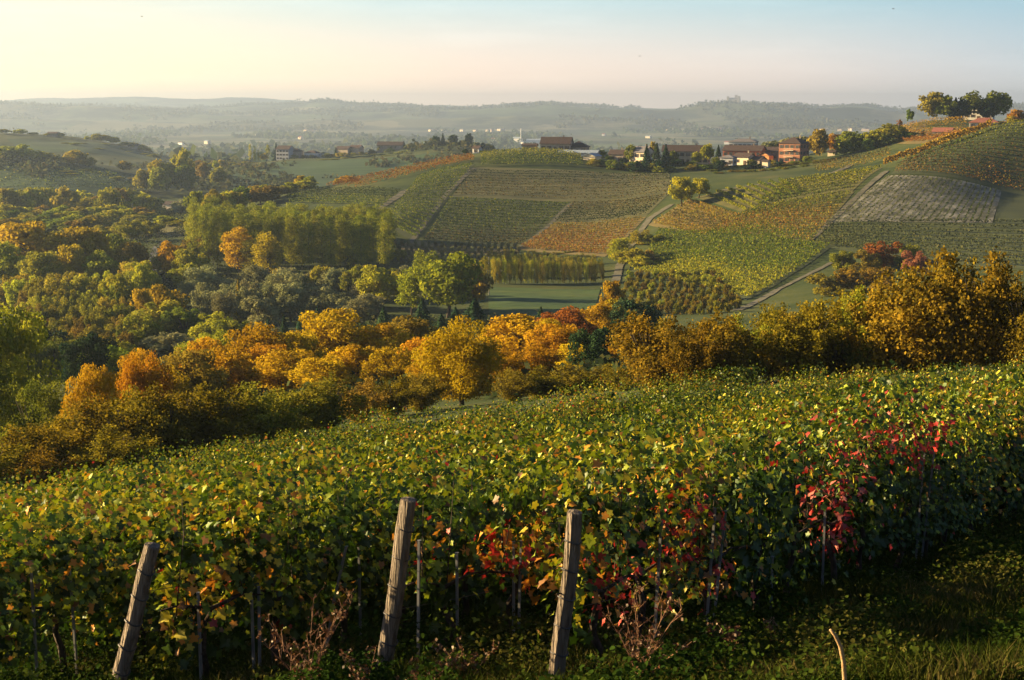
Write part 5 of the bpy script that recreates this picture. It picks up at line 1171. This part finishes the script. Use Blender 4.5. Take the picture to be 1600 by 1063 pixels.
# ------------------------------------------------------------------ grass and weeds of the headland
def grass(name, n, hgt, wid, cols, seed, dens_noise, label, area):
    g = np.random.default_rng(seed); x0, x1, y0, y1 = area
    X = g.uniform(x0, x1, n); Y = g.uniform(y0, y1, n)
    X = X * np.interp(Y, [y0, y1], [.75, 1.25])
    m = fbm(X / 1.1, Y / 1.1, 3, seed) > dens_noise; X, Y = X[m], Y[m]; n = len(X)
    Z = terrain(X, Y); h = hgt * (.4 + 1.1 * g.random(n)) * (.6 + .9 * vnoise(X / 1.4, Y / 1.4, seed + 1)); a = g.random(n) * 6.283; b = g.random(n) * 6.283; ln = h * (.2 + .7 * g.random(n))
    w = wid * (.6 + .8 * g.random(n)); sx, sy = np.cos(a) * w, np.sin(a) * w
    mx, my = X + np.cos(b) * ln * .35, Y + np.sin(b) * ln * .35
    V = np.stack([np.c_[X - sx, Y - sy, Z - .02], np.c_[X + sx, Y + sy, Z - .02], np.c_[mx + sx * .8, my + sy * .8, Z + h * .62], np.c_[mx - sx * .8, my - sy * .8, Z + h * .62], np.c_[X + np.cos(b) * ln, Y + np.sin(b) * ln, Z + h]], 1)
    base = (np.arange(n) * 5)[:, None]
    F = np.vstack([base + np.array([0, 1, 2]), base + np.array([0, 2, 3]), base + np.array([3, 2, 4])])
    c = np.array(cols); cc = c[np.minimum((np.clip(vnoise(X / .9, Y / .9, seed + 5) * .7 + g.random(n) * .4, 0, .999) * len(c)).astype(int), len(c) - 1)] * (.7 + .6 * g.random((n, 1)))
    o = link(name, mesh_np(name, V.reshape(-1, 3), F, [M['grass']], {'col': ('FLOAT_COLOR', np.tile(cc, (3, 1)))})); o['kind'] = 'stuff'; o['label'] = label; o['category'] = 'grass'
def weeds(name, n, seed, area, cols, label, size=.034, hmax=.5):
    g = np.random.default_rng(seed); x0, x1, y0, y1 = area
    X = g.uniform(x0, x1, n); Y = g.uniform(y0, y1, n); X = X * np.interp(Y, [y0, y1], [.75, 1.25])
    cl = fbm(X / .8, Y / .8, 4, seed); m = cl > -.03; X, Y, cl = X[m], Y[m], cl[m]; n = len(X)
    Z = terrain(X, Y) + g.random(n) ** 1.2 * hmax * np.clip(.35 + 3.2 * cl, .2, 1.6)
    nr = g.normal(size=(n, 3)) * .55 + np.array([0, 0, .9]); c = np.array(cols)
    cc = c[np.minimum((np.clip(vnoise(X / 1.5, Y / 1.5, seed + 9) * .75 + g.random(n) * .3, 0, .999) * len(c)).astype(int), len(c) - 1)] * (.6 + .8 * g.random((n, 1)))
    o = link(name, leaf_mesh(name, np.c_[X, Y, Z], nr, size * (.5 + g.random(n)), T_FIVE, M['grass'], g, col=cc)); o['kind'] = 'stuff'; o['label'] = label; o['category'] = 'weeds'
GC = [(.01, .022, .004), (.018, .032, .005), (.03, .043, .006), (.052, .056, .011), (.085, .068, .022)]
grass('grass', 190000, .15, .006, GC, 5, -.16, 'rough green grass of the headland at the lower right', (-8, 12, 10.5, 25))
grass('grass', 90000, .2, .01, [(.016, .03, .005), (.03, .045, .007), (.06, .058, .012)], 15, -.2, 'shaded grass between the vine rows', (-22, 28, 20, 68))
weeds('weeds', 300000, 8, (-8, 12, 10.5, 26), [(.012, .027, .005), (.022, .042, .006), (.038, .055, .008), (.075, .072, .015)], 'leafy green weeds under the vines and on the headland')
# dry weeds in front of the rows
def dry_weed(px, row, Y, h, spread, nb, label, mat, seedc, seed):
    g = np.random.default_rng(seed); t = tz(row); b = Vector((ux(px, t) * Y, Y, 0)); b.z = ter1(b.x, b.y)
    e = link('dry_weed', None, None, b); tag(e, label, 'weed')
    mb = MB(); P = []
    for i in range(nb):
        a = g.random() * 6.283; L = spread * (.4 + .6 * g.random()); hh = h * (.55 + .45 * g.random())
        pts = [Vector((L * (q ** 1.6) * math.cos(a), L * (q ** 1.6) * math.sin(a), hh * q - .03)) for q in np.linspace(0, 1, 7)]
        mb.tube(pts, [.007, .0065, .006, .005, .004, .003, .002], 5)
        for j in range(2, 7):
            for _ in range(3):
                a2 = g.random() * 6.283; l2 = h * .12 * g.random() + .04; tip = pts[j] + Vector((l2 * math.cos(a2), l2 * math.sin(a2), l2 * .9)); mb.tube([pts[j], tip], [.003, .0015], 4)
                for _2 in range(4): P.append(np.array(pts[j].lerp(tip, g.random() * .6 + .4)) + g.normal(size=3) * .012)
    link('stalk', mb.mesh('stalk', [M[mat]]), e)
    P = np.array(P); n = len(P); cc = np.array(seedc)[g.integers(len(seedc), size=n)] * (.6 + .8 * g.random((n, 1)))
    link('seed_head', leaf_mesh('seed_head', P, g.normal(size=(n, 3)), .026 * (.6 + .8 * g.random(n)), T_QUAD, M['vine'], g, col=cc), e)['kind'] = 'stuff'
SD = [(.06, .022, .008), (.1, .038, .014), (.13, .065, .024)]
dry_weed(480, 1055, 13.2, 1.15, .5, 9, 'large reddish brown dry weed left of the middle post', 'dry', SD, 1)
dry_weed(1000, 1060, 12.2, .95, .5, 9, 'reddish dry weed just right of the rightmost post', 'dry', SD, 2)
dry_weed(570, 1060, 12.8, .55, .2, 4, 'small dry weed at the foot of the middle post', 'dry', SD, 3)
dry_weed(735, 1050, 13.4, .45, .35, 6, 'low brown dry weed between the middle and rightmost posts', 'dry', SD, 4)
dry_weed(1145, 1030, 13.6, .42, .12, 4, 'upright tan dry weed left on the headland', 'dry', SD, 5)
dry_weed(1125, 1010, 14.2, .4, .2, 4, 'thin tan dry weed near the leaning double stake', 'dry', SD, 6)
dry_weed(1215, 1010, 14.0, .35, .2, 5, 'pale tan dry weed in the middle of the headland', 'straw', SD, 7)
dry_weed(660, 1060, 13.2, .3, .3, 6, 'low dry weed right of the middle post', 'dry', SD, 8)
# the curved dry stem in front
Y = 9.0
pts = []
for px, py in [(1322, 1110), (1320, 1066), (1318, 1035), (1313, 1010), (1305, 993), (1297, 984)]:
    t = tz(py); pts.append(Vector((ux(px, t) * Y, Y, t * Y)))
b0 = Vector((pts[0].x, pts[0].y, ter1(pts[0].x, pts[0].y)))
mid = b0.lerp(pts[0], .5) + Vector((.02, 0, 0)); pts = [b0 - Vector((0, 0, .05)), mid] + pts
cv = MB(); cv.tube([p - b0 for p in pts], [.02, .018, .016, .0155, .015, .0145, .013, .009], 10)
tag(link('bent_reed', cv.mesh('bent_reed', [M['straw']], True), None, b0), 'curved tan dry stem rising from the grass at the lower right', 'reed')
# ------------------------------------------------------------------ haze
hb = MB(); hb.box((0, 6500, -80), (28000, 13400, 430))
hz, nt, out = new_mat('haze'); pv = N(nt, 'ShaderNodeVolumePrincipled'); pv.inputs['Color'].default_value = (.33, .425, .60, 1); pv.inputs['Density'].default_value = HAZE; pv.inputs['Anisotropy'].default_value = HAZE_G; pv.inputs['Density Attribute'].default_value = ''
nt.links.new(pv.outputs[0], out.inputs['Volume'])
ho = link('haze', hb.mesh('haze', [hz])); ho['kind'] = 'stuff'; ho['label'] = 'pale blue haze filling the valley and the plain'; ho['category'] = 'haze'
